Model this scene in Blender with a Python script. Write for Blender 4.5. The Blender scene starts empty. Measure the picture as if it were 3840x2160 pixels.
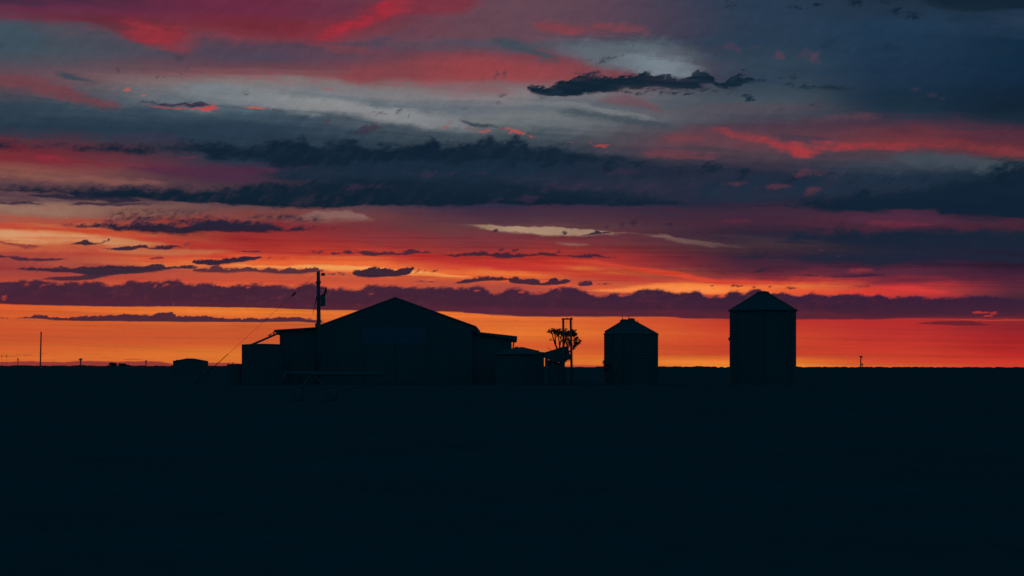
import bpy, math, random
from mathutils import Vector
random.seed(7)
S = bpy.context.scene
COL = S.collection
F = 5009.0            # pixels per unit slope of the reference measurements (70 mm lens, 2576 px wide)
EYE = 1.7             # camera height in metres

def lin(h):
    h = h.lstrip('#')
    v = [int(h[i:i + 2], 16) / 255 for i in (0, 2, 4)]
    return tuple(c / 12.92 if c <= .04045 else ((c + .055) / 1.055) ** 2.4 for c in v)

# =====================================================================
# WORLD: dusk sky, a node graph over azimuth and elevation
# =====================================================================
W = bpy.data.worlds.new('World'); S.world = W; W.use_nodes = True
NT = W.node_tree; N = NT.nodes; L = NT.links
N.clear()
def use(tree):
    """following nodes go into this tree"""
    global NT, N, L
    NT = tree; N = tree.nodes; L = tree.links

def sky(px, py):
    """bearing and elevation (in 1/F radians) of a measured direction"""
    az = math.atan((px - 1288) / F)
    return az * F, math.atan((924 - py) / F * math.cos(az)) * F

def put(sock, v):
    if isinstance(v, bpy.types.NodeSocket): L.new(v, sock)
    elif v is not None: sock.default_value = v

def M(op, a, b=None, c=None, clamp=False):
    n = N.new('ShaderNodeMath'); n.operation = op; n.use_clamp = clamp
    put(n.inputs[0], a); put(n.inputs[1], b)
    if c is not None: put(n.inputs[2], c)
    return n.outputs[0]

def SM(v, a, b):
    n = N.new('ShaderNodeMapRange'); n.interpolation_type = 'SMOOTHSTEP'; n.clamp = True
    put(n.inputs['Value'], v); n.inputs['From Min'].default_value = a; n.inputs['From Max'].default_value = b
    return n.outputs[0]

def MIX(f, a, b):
    n = N.new('ShaderNodeMix'); n.data_type = 'RGBA'; n.clamp_factor = True
    put(n.inputs[0], f)
    for s, v in ((n.inputs[6], a), (n.inputs[7], b)):
        put(s, v if isinstance(v, bpy.types.NodeSocket) else (*v, 1))
    return n.outputs[2]

def RAMP(f, stops):
    n = N.new('ShaderNodeValToRGB'); e = n.color_ramp.elements
    stops = sorted(stops)
    while len(e) < len(stops): e.new(.5)
    for el, (p, c) in zip(e, stops):
        el.position = min(1, max(0, p)); el.color = (*c, 1)
    put(n.inputs[0], f)
    return n.outputs[0]

def NOISE(x, y, det=4, rough=.55, lac=2.0, seed=0, gain=3.2):
    cb = N.new('ShaderNodeCombineXYZ'); put(cb.inputs[0], x); put(cb.inputs[1], y)
    n = N.new('ShaderNodeTexNoise'); n.noise_dimensions = '3D'
    cb.inputs[2].default_value = seed * 7.31
    L.new(cb.outputs[0], n.inputs['Vector'])
    n.inputs['Scale'].default_value = 1; n.inputs['Detail'].default_value = det
    n.inputs['Roughness'].default_value = rough; n.inputs['Lacunarity'].default_value = lac
    return M('MULTIPLY_ADD', n.outputs[0], gain, -gain / 2)      # about -1..1

tc = N.new('ShaderNodeTexCoord'); sp = N.new('ShaderNodeSeparateXYZ')
L.new(tc.outputs['Generated'], sp.inputs[0])
dx, dy, dz = sp.outputs
X = M('MULTIPLY', M('ARCTAN2', dx, dy), F)
Y = M('MULTIPLY', M('ARCSINE', dz), F)

def plane(a, sx, b, sy):      # noise coordinates (X + a*Y)/sx , (Y + b*X)/sy
    return (M('MULTIPLY', M('MULTIPLY_ADD', Y, a, X), 1 / sx), M('MULTIPLY', M('MULTIPLY_ADD', X, b, Y), 1 / sy))
LA = NOISE(*plane(-.55, 42, 0, 26), det=3, rough=.6, seed=1, gain=4)
LB = NOISE(*plane(-.55, 16, 0, 11), det=4, rough=.58, seed=2, gain=4.4)
LD = NOISE(*plane(-.8, 6.5, 0, 5.5), det=3, rough=.65, seed=8, gain=4.6)
LC = NOISE(*plane(-.3, 120, 0, 60), det=2, rough=.5, seed=3)
WI = NOISE(*plane(0, 120, .06, 13), det=5, rough=.6, seed=4)
ST = NOISE(*plane(0, 520, .01, 9), det=3, rough=.55, seed=5)
BR = NOISE(*plane(0, 300, .12, 75), det=4, rough=.55, seed=6)
PU = NOISE(*plane(-.9, 34, 0, 40), det=5, rough=.64, seed=9, gain=4.2)
RG = NOISE(*plane(-.9, 24, 0, 17), det=5, rough=.68, seed=11, gain=4.8)
WX = NOISE(*plane(0, 48, 0, 26), det=5, rough=.62, seed=12)
WY = NOISE(*plane(0, 60, .05, 22), det=5, rough=.62, seed=13)
MO = NOISE(*plane(.05, 8, 0, 8), det=4, rough=.8, seed=15, gain=4)
S2 = NOISE(*plane(0, 240, .015, 5), det=3, rough=.6, seed=14)
BR = M('MULTIPLY_ADD', WI, .4, M('MULTIPLY_ADD', PU, .22, M('MULTIPLY', BR, .85)))
lump = M('MULTIPLY_ADD', LA, .62, M('MULTIPLY_ADD', LB, .42, M('MULTIPLY', LD, .16)))
fine = M('MULTIPLY_ADD', LB, .6, M('MULTIPLY', LD, .4))
big = M('MULTIPLY_ADD', LC, .6, M('MULTIPLY_ADD', LA, .45, M('MULTIPLY', LB, .2)))
wl = M('MULTIPLY_ADD', WI, .55, M('MULTIPLY', LB, .45))
FLD = dict(lump=lump, fine=fine, big=big, wisp=WI, soft=BR, streak=ST, wl=wl, puff=PU, rag=RG, fstreak=S2, bank=M('MULTIPLY_ADD', LC, .45, M('MULTIPLY_ADD', LA, .32, M('MULTIPLY_ADD', LB, .34, M('MULTIPLY', LD, .16)))))
high = SM(Y, 60, 520)
XC = M('MULTIPLY_ADD', WX, M('MULTIPLY_ADD', high, 15, 3), X)
YC = M('MULTIPLY_ADD', WY, M('MULTIPLY_ADD', high, 8, 1.2), Y)

# ---- the clear air and veils behind the clouds: five bearings, each a column of colours by elevation
cols = {
 0: '0 4a3048,15 6c3450,40 6c3e52,60 4b5562,130 4a5864,165 5a5460,195 744c56,225 5a4c58,260 3a4a5a,320 2a3c4c,380 7c2e3a,405 8a3e44,430 94584f,460 6a4a50,500 604650,520 a87d6c,540 a0665a,560 c45844,578 f08a50,600 e6a06c,612 d87048,640 b04840,680 9c4040,720 c05038,768 d65c2e,800 d05a2e,850 c4532d,900 d8692e,924 cc5a30',
 640: '0 4a3450,33 74304a,67 84323f,93 86404e,110 5e4658,140 5a4a5c,167 6e4a56,187 8a5a60,207 8c7f80,233 80868c,260 6f7c86,283 4a5c6a,317 33475a,347 2c3e50,400 2a3a4c,430 52304a,460 4a3848,520 6a4a50,545 8c4a46,570 8e3038,620 b83a32,640 d84c34,655 f0703c,668 f08a4a,682 c05840,705 c85038,720 e0603a,780 e87a30,800 d8682f,830 c6562e,860 c8582e,890 da752f,924 d86a2c',
 1288: '0 765864,30 7c4e5c,60 884a54,90 6e4e5c,110 565464,140 804854,175 9c4a50,200 a05054,215 8a666c,240 8c8488,267 6a737d,290 7a7f83,320 6c757b,345 4a5862,400 24384a,450 24364a,515 35304a,535 4c3246,560 5a3a46,575 6a4448,596 7a3c46,620 903a3e,640 b03a36,655 c83a30,672 d84432,688 f07a3a,702 cc583a,720 b04c3e,760 a04038,785 ee7630,810 da6830,840 e6762f,870 cc582d,900 e0722e,924 d8682e',
 1930: '0 3a4c60,33 2e4259,100 2e4258,160 364a5c,190 33465a,230 414f5d,253 4a5662,273 58525e,295 4c4e5c,320 543e4e,340 644450,360 6a4652,385 524350,417 3c384a,456 2e3146,506 2a2c42,530 422e42,556 4a2c40,590 2f2a3e,616 463640,640 3a283c,675 52293a,697 80303a,711 d84634,722 f07a3e,740 e05a34,790 c83c2e,806 c0362d,823 c43c2d,843 cc472c,890 c4412b,912 ec8430,924 f08830',
 2250: '0 22344a,17 26384c,67 24405a,133 223b54,200 21374f,250 1e3448,283 22384a,317 50384a,343 6c3a46,367 803c44,383 5a4450,417 3c4656,450 243648,506 1c2a3c,540 502e46,556 5c2f42,570 502c40,596 242a3e,630 242a3c,656 2a2840,676 52293e,690 5a2a3e,706 842c3a,720 bc363a,733 c43c38,760 a83436,806 b02e2e,830 b6302e,873 c4382c,912 cc462c,924 da622e',
 2576: '0 1a2c40,50 2a3f58,100 183249,167 163049,217 172d44,267 16283a,300 1e3040,325 3c3244,350 5a3040,377 6c343e,390 5e4048,410 2a3c4a,450 1a2c3c,500 142436,540 1c263a,556 4a2a3e,566 4a2a3c,590 2a2a3c,640 241f34,673 301f34,696 4a2438,723 5a2838,740 4c2836,773 38223a,800 6a2830,806 8a2a2e,823 8a242c,856 a82628,890 b82a28,924 cc3c2a',
}
HI = 950.0
warp = M('MULTIPLY_ADD', BR, 9, M('MULTIPLY_ADD', WI, 3.5, M('MULTIPLY', ST, 3)))
att = SM(Y, 20, 420)
Yb = M('MULTIPLY_ADD', warp, M('MULTIPLY_ADD', att, 1.5, .35), Y)
yf = M('MULTIPLY', Yb, 1 / HI, clamp=True)
base = None; prev = None
for px in sorted(cols):
    st = []
    for tok in cols[px].split(','):
        py, h = tok.split(); st.append((sky(px, float(py))[1] / HI, lin(h)))
    st.sort(); st = st[:32]
    r = RAMP(yf, st)
    if base is None: base = r
    else:
        a, b = sky(prev, 924)[0], sky(px, 924)[0]
        n = N.new('ShaderNodeMapRange'); n.clamp = True; n.interpolation_type = 'SMOOTHSTEP'
        put(n.inputs[0], M('MULTIPLY_ADD', BR, 40, X)); n.inputs[1].default_value = a; n.inputs[2].default_value = b
        base = MIX(n.outputs[0], base, r)
    prev = px
# thin strata in the glow along the horizon
C = base
def hsv(c, v):
    n = N.new('ShaderNodeVectorMath'); n.operation = 'SCALE'; put(n.inputs[0], c); put(n.inputs[3], v)
    return n.outputs[0]
low = M('SUBTRACT', 1, SM(Y, 90, 330))
C = hsv(C, M('MULTIPLY_ADD', M('MULTIPLY', M('MULTIPLY_ADD', S2, .6, ST), low), .20, 1))

def curve(t, pts):
    n = N.new('ShaderNodeFloatCurve'); cv = n.mapping.curves[0]; P = cv.points
    while len(P) < len(pts): P.new(.5, .5)
    for p, (a, b) in zip(P, pts):
        p.location = (a, b); p.handle_type = 'AUTO_CLAMPED'
    n.mapping.update()
    put(n.inputs['Value'], t)
    return n.outputs[0]

def pl(s):
    return [tuple(float(v) for v in p.split(',')) for p in s.split()]


SPECS = []
def cloud(top, bot, col, a=1.0, soft=(6, 6), amp=(0, 0), n=('lump', 'wisp'), low_col=None, right=None,
          fade=0, tex=0, texn='wisp', tile=None):
    """one cloud: outline from an upper and a lower edge (x,y points), roughened by noise"""
    if n[0] == 'soft':
        soft = (soft[0] * 1.35, soft[1] * 1.35); amp = (amp[0] * 1.7, amp[1] * 1.7); fade = fade * 1.25
    T, B = pl(top), pl(bot)
    if n[0] != 'soft':
        k = 1.25 if tile or max(p[1] for p in T) > 650 else 1.4
        soft = (soft[0] * k, soft[1] * k)
    if tile:
        ox, oy = tile
        T = [(x / 3 + ox, y / 3 + oy) for x, y in T]; B = [(x / 3 + ox, y / 3 + oy) for x, y in B]
    T = [sky(*p) for p in T]; B = [sky(*p) for p in B]
    x0 = min(T[0][0], B[0][0]); x1 = max(T[-1][0], B[-1][0])
    pad = amp[0] + amp[1] * .5
    def close(P, dirn):
        # where the outline starts and ends inside the view the edges cross, so that the noise cannot leak
        P = list(P)
        P[0] = (x0, P[0][1] + (dirn * pad if x0 > -1255 else 0))
        P[-1] = (x1, P[-1][1] + (dirn * pad if x1 < 1255 else 0))
        return P
    T = close(T, -1); B = close(B, 1)
    ys = [p[1] for p in T + B]; lo, hi = min(ys) - 1, max(ys) + 1; h = hi - lo
    norm = lambda P: [((x - x0) / (x1 - x0), (y - lo) / h) for x, y in P]
    # keep a thin veil as strong in its middle as a thick one
    mid = sorted(max(1, (P1 - P2)) for P1, P2 in ((sum(p[1] for p in T[1:-1]) / max(1, len(T) - 2), sum(p[1] for p in B[1:-1]) / max(1, len(B) - 2)),))[0]
    pk = 1.0
    for sf_ in soft:
        u = min(1, mid / 2 / sf_); pk *= u * u * (3 - 2 * u)
    boost = min(2.4, 1 / max(pk, .05))
    names = {k for k, on in ((n[0], amp[0]), (n[1], amp[1]), (texn, tex)) if on}
    def body(i):
        t = M('MULTIPLY_ADD', i['X'], 1 / (x1 - x0), -x0 / (x1 - x0), clamp=True)
        yn = M('MULTIPLY_ADD', i['Y'], 1 / h, -lo / h)
        dt = M('SUBTRACT', curve(t, norm(T)), yn)
        if amp[0]: dt = M('MULTIPLY_ADD', i[n[0]], amp[0] / h, dt)
        db = M('SUBTRACT', yn, curve(t, norm(B)))
        if amp[1]: db = M('MULTIPLY_ADD', i[n[1]], amp[1] / h, db)
        d = M('MULTIPLY', SM(dt, 0, soft[0] / h), SM(db, 0, soft[1] / h))
        if boost > 1.05: d = M('MULTIPLY', d, boost, clamp=True)
        if x0 > -1255: d = M('MULTIPLY', d, SM(t, 0, max(fade, .004)))
        if x1 < 1255: d = M('MULTIPLY', d, M('SUBTRACT', 1, SM(t, 1 - max(fade, .004), 1)))
        d = M('MULTIPLY', d, M('MULTIPLY_ADD', i[texn], -tex, a, clamp=True) if tex else a)
        c = lin(col)
        if right: c = RAMP(t, [(0, c)] + [(p, lin(k)) for p, k in right])
        if low_col:
            f = M('DIVIDE', db, M('MAXIMUM', M('ADD', dt, db), .001), clamp=True)
            c = MIX(f, lin(low_col), c)
        return MIX(d, i['C'], c)
    e0, e1 = amp[0] * 2.2 + 16, amp[1] * 2.2 + 16
    box = (x0 - 30 if x0 > -1255 else -1e9, x1 + 30 if x1 < 1255 else 1e9, lo - e1, hi + e0)
    SPECS.append((box, names, body))

def puff(px, py, rx, ry, col, a=.8, k=.9, n='fine', soft=.6, slope=0):
    if n in ('fine', 'wl', 'lump'): n, k, soft, a = 'rag', k * .95, soft * (1.5 if py > 600 else 1.8), min(1, a * 1.05)
    """a small ragged scrap of cloud"""
    x, y = sky(px, py)
    def body(i):
        ex = M('MULTIPLY_ADD', i['X'], 1 / rx, -x / rx)
        ey = M('MULTIPLY_ADD', i['Y'], 1 / ry, -y / ry)
        if slope: ey = M('MULTIPLY_ADD', ex, slope * rx / ry, ey)      # slope > 0 falls to the right
        r = M('MULTIPLY_ADD', ex, ex, M('MULTIPLY', ey, ey))
        v = M('MULTIPLY_ADD', r, -.9, M('MULTIPLY_ADD', i[n], k, .72))
        return MIX(M('MULTIPLY', SM(v, 0, soft), a), i['C'], lin(col))
    m = math.sqrt((.72 + 1.5 * k) / .9)
    dy = m * (ry + abs(slope) * rx)
    SPECS.append(((x - m * rx - 25, x + m * rx + 25, y - dy - 14, y + dy + 14), {n}, body))

def streaks(py0, py1, tint, amount):
    """thin level streaks of another tint between two elevations"""
    y0, y1 = sky(1288, py1)[1], sky(1288, py0)[1]
    def body(i):
        m = M('MULTIPLY', SM(i['Y'], y0, y0 + 40), M('SUBTRACT', 1, SM(i['Y'], y1 - 40, y1)))
        f = M('MULTIPLY', SM(M('MULTIPLY_ADD', i['fstreak'], .3, M('MULTIPLY_ADD', i['wisp'], .6, i['streak'])), -.3, .9), M('MULTIPLY', m, amount))
        n = N.new('ShaderNodeVectorMath'); n.operation = 'MULTIPLY'; put(n.inputs[0], i['C']); n.inputs[1].default_value = tint
        return MIX(f, i['C'], n.outputs[0])
    SPECS.append(((-1e9, 1e9, y0 - 10, y1 + 10), {'streak', 'fstreak', 'wisp'}, body))

# ---- high veils ---------------------------------------------------------
t1, t2, t3 = (0, 0), (858.7, 0), (1717.3, 0)
t4, t5, t6 = (0, 456.2), (858.7, 456.2), (1717.3, 456.2)
sf = dict(n=('soft', 'soft'))
# blue-grey gaps, upper left
cloud('-30,46 40,48 90,66 150,100', '-30,146 60,148 110,140 150,112', '455867', .85, (22, 30), (10, 14), **sf)
cloud('110,170 150,172 200,178 260,196 300,214', '110,186 160,204 220,214 270,218 300,216', '3a4d5b', .9, (16, 14), (6, 6), **sf)
# crimson and rose at the top
cloud('-30,12 150,18 300,26 420,40 480,50', '-30,40 60,50 180,70 300,100 400,128 480,130', '6e2e3e', .75, (20, 22), (10, 12), **sf, fade=.05)
cloud('230,36 300,38 380,44 450,50 540,60', '230,80 300,98 380,132 450,150 540,124', 'a83843', .85, (44, 50), (16, 20), **sf, fade=.4)
cloud('470,30 600,24 700,30 800,20', '470,88 600,98 700,108 800,100', '78303e', .7, (24, 26), (10, 10), **sf, fade=.12)
cloud('600,76 700,54 780,40 860,14 940,-24 1100,-60 1260,-60', '600,96 700,110 780,116 860,108 960,84 1060,60 1150,48 1260,30', '8c3444', .75, (44, 34), (14, 12), **sf, fade=.12)
cloud('720,92 800,74 870,40 930,8 1000,-20 1080,-40', '720,98 800,106 870,96 930,76 1000,56 1080,20', 'b83040', .8, (34, 36), (14, 14), **sf, fade=.3)
cloud('760,100 900,112 1000,112 1100,100', '760,120 900,140 1000,130 1100,118', '8a4450', .5, (16, 20), (8, 8), **sf, fade=.2)
# violet hollows
cloud('500,110 560,114 640,118 720,126 800,134', '500,150 560,166 640,166 720,164 800,158', '544a5e', .7, (20, 20), (10, 10), **sf, fade=.2)
cloud('890,92 940,86 1000,72 1040,62 1090,72', '890,128 940,136 1000,106 1040,100 1090,86', '574a5e', .8, (20, 22), (8, 8), **sf, fade=.25)
# rose veil over the middle
cloud('560,176 640,182 720,192 820,204 900,212', '560,196 640,208 720,218 820,234 900,236', '9c6468', .8, (14, 16), (8, 8), **sf, fade=.2)
cloud('820,150 900,150 1000,140 1080,120 1180,120 1300,140 1400,158 1430,180', '820,230 900,232 1000,222 1080,208 1200,206 1300,206 1400,204 1430,190', '94484f', .85, (30, 26), (12, 12), **sf, fade=.12, right=[(.3, '8a4850'), (.6, 'a44a50'), (.92, '9e4a50'), (1, '6e4a56')], tex=.12, texn='soft')
cloud('1000,196 1150,200 1300,214 1420,236', '1000,222 1150,240 1300,248 1420,246', '8e6a70', .6, (16, 18), (6, 8), **sf, fade=.2)
cloud('1200,80 1260,86 1330,110 1400,138 1440,160', '1200,100 1260,124 1330,144 1400,164 1440,168', '45535f', .85, (14, 14), (5, 6), **sf, fade=.12)
# pale gap on the right of the middle
cloud('1290,86 1380,86 1480,88 1600,84 1720,96 1840,140', '1290,110 1380,140 1480,180 1600,200 1720,200 1840,190', '66757f', .85, (26, 36), (12, 14), **sf, fade=.32)
cloud('1500,128 1580,122 1660,128 1740,150 1830,168', '1500,160 1580,186 1660,196 1740,196 1830,184', '84929d', .8, (34, 30), (14, 12), **sf, fade=.4)
cloud('1300,34 1380,46 1450,48 1540,50 1620,60 1690,78', '1300,66 1380,88 1450,90 1540,90 1620,90 1690,90', '8c4650', .75, (24, 16), (12, 9), **sf, fade=.12, right=[(.4, '94464f'), (.8, '7c4856'), (1, '5c5060')])
# the long pale streak that falls to the right
cloud('400,214 460,206 520,200 600,206 700,222 760,232 859,243 950,258 1050,272 1150,288 1260,304', '400,236 460,256 560,272 640,278 720,290 790,300 859,306 950,320 1050,334 1150,338 1260,322', '7f868b', .9, (14, 22), (5, 8), **sf, fade=.10, right=[(.2, '80888e'), (.5, '99999b'), (.75, '94979a'), (1, '737c82')], tex=.15, texn='streak')
cloud('1200,244 1320,250 1450,256 1560,276 1660,300 1720,318', '1200,264 1320,268 1450,276 1560,296 1660,310 1720,322', '80868a', .7, (8, 10), (4, 4), n=('wisp', 'wisp'), fade=.2, tex=.2, texn='streak')
cloud('1350,264 1450,272 1560,286 1660,304 1760,330', '1350,290 1450,300 1560,318 1660,330 1760,338', '3f4f5b', .7, (8, 12), (4, 5), n=('wisp', 'wisp'), fade=.2)
# rose streak, left
cloud('-30,178 100,193 200,220 300,250 345,282', '-30,226 60,232 180,266 270,286 345,294', '7c4a54', .85, (14, 18), (6, 8), **sf, right=[(.5, '7a4650'), (.8, '744852'), (1, '5c505c')])
# teal sky above the upper bank
cloud('-30,292 200,290 400,290 560,288 700,300 820,312', '-30,356 200,356 400,360 560,356 700,350 820,340', '2c4052', .7, (24, 20), (8, 6), **sf)
cloud('240,342 300,332 360,326 420,330 470,344', '240,352 300,356 360,360 420,358 470,352', '3c3c52', .6, (10, 8), (5, 4), n=('lump', 'wisp'), fade=.2)
# rose on the right
cloud('1440,252 1520,235 1560,232 1600,240 1640,254 1690,270', '1440,260 1540,272 1600,274 1660,290 1690,288', '7c4854', .6, (16, 14), (10, 8), n=('soft', 'soft'), fade=.1)
cloud('1600,318 1680,326 1760,310 1900,318 2000,330', '1600,372 1680,384 1760,380 1900,384 2000,392', '6e4450', .6, (20, 20), (8, 8), n=('soft', 'soft'), fade=.2)
cloud('1640,330 1700,330 1760,338 1800,350', '1640,352 1700,362 1760,360 1800,358', '844650', .5, (12, 12), (6, 6), n=('soft', 'soft'), fade=.2)
cloud('1560,376 1640,370 1720,372 1800,382 1880,398', '1560,392 1640,402 1720,408 1800,410 1880,406', '84444e', .55, (14, 18), (9, 9), n=('soft', 'soft'), fade=.2)
cloud('1960,290 2040,286 2120,278 2200,274 2240,292', '1960,316 2040,318 2120,318 2200,312 2240,306', '6c4450', .6, (18, 20), (12, 10), n=('soft', 'soft'), fade=.15)
cloud('2180,300 2260,304 2340,316 2430,322 2520,312 2620,320', '2180,350 2260,352 2340,356 2430,362 2520,370 2620,376', '5c3444', .8, (18, 18), (8, 8), n=('soft', 'soft'), fade=.1)
cloud('1900,308 1980,330 2060,340 2140,328', '1900,330 1980,356 2060,360 2140,346', '483c50', .6, (12, 16), (6, 6), n=('soft', 'soft'), fade=.25)
cloud('1756,306 1800,310 1850,324 1917,340 1984,354 2034,360 2084,356 2150,350 2217,344 2284,344 2350,340 2417,344 2484,352 2620,366', '1756,328 1800,338 1860,352 1917,364 1984,388 2014,398 2040,398 2084,390 2150,388 2190,380 2284,382 2350,374 2417,380 2484,394 2620,408', '9c424a', .8, (34, 19), (10, 8), n=('soft', 'soft'), fade=.04, right=[(.22, 'b03c42'), (.36, 'c44044'), (.52, 'b43c40'), (.7, 'a83a40'), (.85, '8a3840'), (1, '823e44')])
cloud('2200,386 2260,378 2340,376 2430,384 2520,400 2620,416', '2200,402 2260,420 2340,434 2430,440 2520,450 2620,440', '46525e', .85, (12, 18), (6, 10), n=('soft', 'big'), fade=.12)
for q in ((1832, 118, 30, 11), (1852, 124, 16, 9), (1898, 120, 20, 8), (1960, 135, 26, 15), (1972, 142, 22, 12), (2016, 137, 30, 15), (2050, 146, 22, 18)):
    puff(*q, '664556', .6, .7, 'puff', 1.4)
for q in ((2302, 222, 20, 9), (2344, 240, 20, 8), (2370, 248, 18, 8)): puff(*q, '403a4c', .7, .5, 'big', 1.0)
# ---- scraps of dark cloud up high ------------------------------------------
for q in ((450, 146, 17, 14, .5), (466, 132, 10, 10, .0), (405, 198, 12, 10, .5), (472, 172, 9, 6, 0), (452, 184, 8, 6, -.5), (152, 155, 7, 6, 0), (172, 152, 8, 5, 0), (8, 115, 10, 10, 0), (296, 178, 7, 9, -.9), (676, 190, 8, 6, 0), (72, 48, 8, 6, 0)):
    puff(*q[:4], '4a4252', .75, 1.1, 'fine', .9)
for q in ((1264, 238, 14, 7), (1253, 258, 14, 4), (1092, 277, 10, 6), (1164, 274, 8, 6), (614, 236, 8, 9), (1021, 293, 5, 5), (1272, 184, 8, 18), (1250, 190, 8, 12), (1218, 200, 9, 12), (1405, 145, 7, 8)):
    puff(*q, '4c4456', .72, 1.1, 'fine', .9)
for q in ((945, 283, 22, 8), (1004, 279, 13, 9), (708, 281, 26, 8), (690, 280, 10, 5), (820, 306, 20, 7), (330, 283, 22, 4)): puff(*q, '554654', .85, 1.1, 'fine', .8)
for q in ((1526, 150, 30, 9, -.25), (1500, 158, 18, 8, -.3), (1560, 140, 14, 7, -.4), (1586, 106, 10, 12, -.6), (1590, 122, 14, 9, -.6), (1486, 150, 12, 6, 0)): puff(*q[:4], '3f4c58', .75, 1.4, 'fine', .8, q[4])
puff(1504, 182, 22, 4, '1e3040', .9, .9, 'wl')
cloud('1318,218 1335,212 1365,214 1400,208 1420,206 1440,193 1475,187 1500,188 1530,190 1560,190 1590,181 1625,178 1640,186 1690,190 1717,197 1735,182 1752,177 1780,182 1797,200 1815,201 1850,188 1900,196 1940,201 2000,211 2080,211 2150,217 2220,214', '1318,226 1345,240 1380,247 1440,246 1490,240 1545,236 1570,228 1600,225 1650,222 1717,230 1750,230 1780,216 1800,222 1850,230 1880,215 1930,207 1990,222 2080,231 2150,232 2220,220', '142838', .98, (5, 7), (10, 9), n=('rag', 'wisp'), right=[(.6, '162a3a'), (.75, '1c3040'), (1, '293c4c')], tex=.2, texn='wisp')
for q in ((1690, 236, 44, 7), (1875, 242, 26, 5), (1890, 250, 14, 6), (1665, 222, 60, 6)): puff(*q, '1e3141', .9, 1.3, 'wl', .7)
for q in ((2034, 266, 22, 5), (2050, 272, 12, 5)): puff(*q, '3c3448', .85, 1.2, 'fine', .7)
rw_ = random.Random(5)
for i in range(16):
    puff(rw_.uniform(1380, 2020), rw_.uniform(166, 248), rw_.uniform(16, 46), rw_.uniform(3, 7), rw_.choice(['1e3040', '243646', '2c3c4a']), .75, 1.5, 'wl', .8, rw_.uniform(-.12, .1))
for i in range(9):
    puff(rw_.uniform(1900, 2540), rw_.uniform(30, 250), rw_.uniform(30, 90), rw_.uniform(8, 20), '1d3044', .5, 1.3, 'puff', 1.4, rw_.uniform(-.1, .2))
# top right corner
cloud('2290,-30 2400,-40 2500,-40 2620,-40', '2290,4 2330,20 2400,30 2460,36 2530,34 2620,40', '172a3b', .95, (8, 14), (4, 12), n=('lump', 'wisp'), tex=.25)
for q in ((2288, 37, 40, 9, .2), (2000, 19, 26, 5, 0), (1837, 14, 16, 9, 0), (2150, 8, 24, 9, .2), (2230, 6, 20, 8, 0), (2055, 12, 20, 5, 0)): puff(q[0], q[1], q[2] * 1.15, q[3] * 1.35, '182a3b', 1, 1.2, 'wl', .6, q[4])
puff(2450, 50, 120, 16, '1c3144', .6, .9, 'big', 1.2); puff(2340, 85, 30, 22, '20344a', .6, 1.2, 'puff', 1.0)
puff(2500, 250, 160, 60, '16283a', .5, .8, 'big', 1.4)
# red-lit scraps
cloud('336,264 375,252 400,256 480,257 510,253 536,264', '336,266 375,262 430,270 500,270 536,268', '3d3048', .92, (4, 5), (4, 3), n=('fine', 'wisp'))
cloud('330,262 380,262 430,267 500,268 535,258 560,268', '330,264 390,271 440,276 530,278 560,273', 'd24c4a', .95, (5, 4), (2, 2), n=('wisp', 'wisp'), fade=.15)
puff(450, 262, 60, 5, '3a2e46', .9, .8, 'wl', .6)
for q in ((278, 224, 10, 3), (321, 226, 10, 6), (642, 271, 42, 4), (368, 241, 16, 3)): puff(*q, 'd8604e', .9, .9, 'fine', .8)
cloud('1136,300 1170,300 1210,306 1260,316 1320,332', '1136,306 1170,312 1220,322 1270,330 1320,338', '34444f', .9, (5, 6), (4, 3), n=('wisp', 'wisp'), fade=.15)
puff(1180, 318, 70, 9, '86626a', .75, 1.2, 'wl', .8, .1); puff(1116, 320, 10, 7, 'a86460', .8, 1.0, 'fine'); puff(1212, 330, 30, 5, 'b45c58', .8, 1.0, 'wl'); 
puff(1312, 334, 46, 8, 'cc5550', .95, 1.1, 'wl', .7, .28); puff(1268, 324, 16, 4, 'b05a58', .8, .9, 'wl', .7, .2)
for q in ((1428, 361, 22, 2.5), (1476, 360, 14, 2.5), (1510, 367, 30, 6)): puff(*q, 'aa4a4e', .9, 1.1, 'wl', .7)
cloud('852,330 900,322 940,312 990,308', '852,342 920,338 960,328 990,316', '463e50', .85, (5, 6), (8, 4), n=('fine', 'wisp'))
# ---- red air under the upper bank, left -----------------------------------------
cloud('-30,380 60,386 130,388 220,400 330,408 450,416 560,426', '-30,410 60,414 130,420 220,424 330,430 450,438 560,440', '84303c', .7, (10, 14), (5, 6), n=('soft', 'soft'), fade=.05)
puff(120, 400, 50, 13, '9c3040', .8, .6, 'soft', 1.3); puff(480, 396, 46, 5, '8c3042', .8, .7, 'wl', 1)
cloud('240,396 400,408 560,418 640,428 720,446', '240,440 400,452 560,462 640,464 720,458', '50304a', .75, (12, 16), (8, 8), n=('soft', 'soft'), fade=.15)
cloud('-30,424 100,430 240,440 360,444 480,452', '-30,446 100,456 240,468 360,472 480,464', '966056', .7, (10, 10), (5, 5), n=('wisp', 'wisp'), fade=.1)
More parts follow.
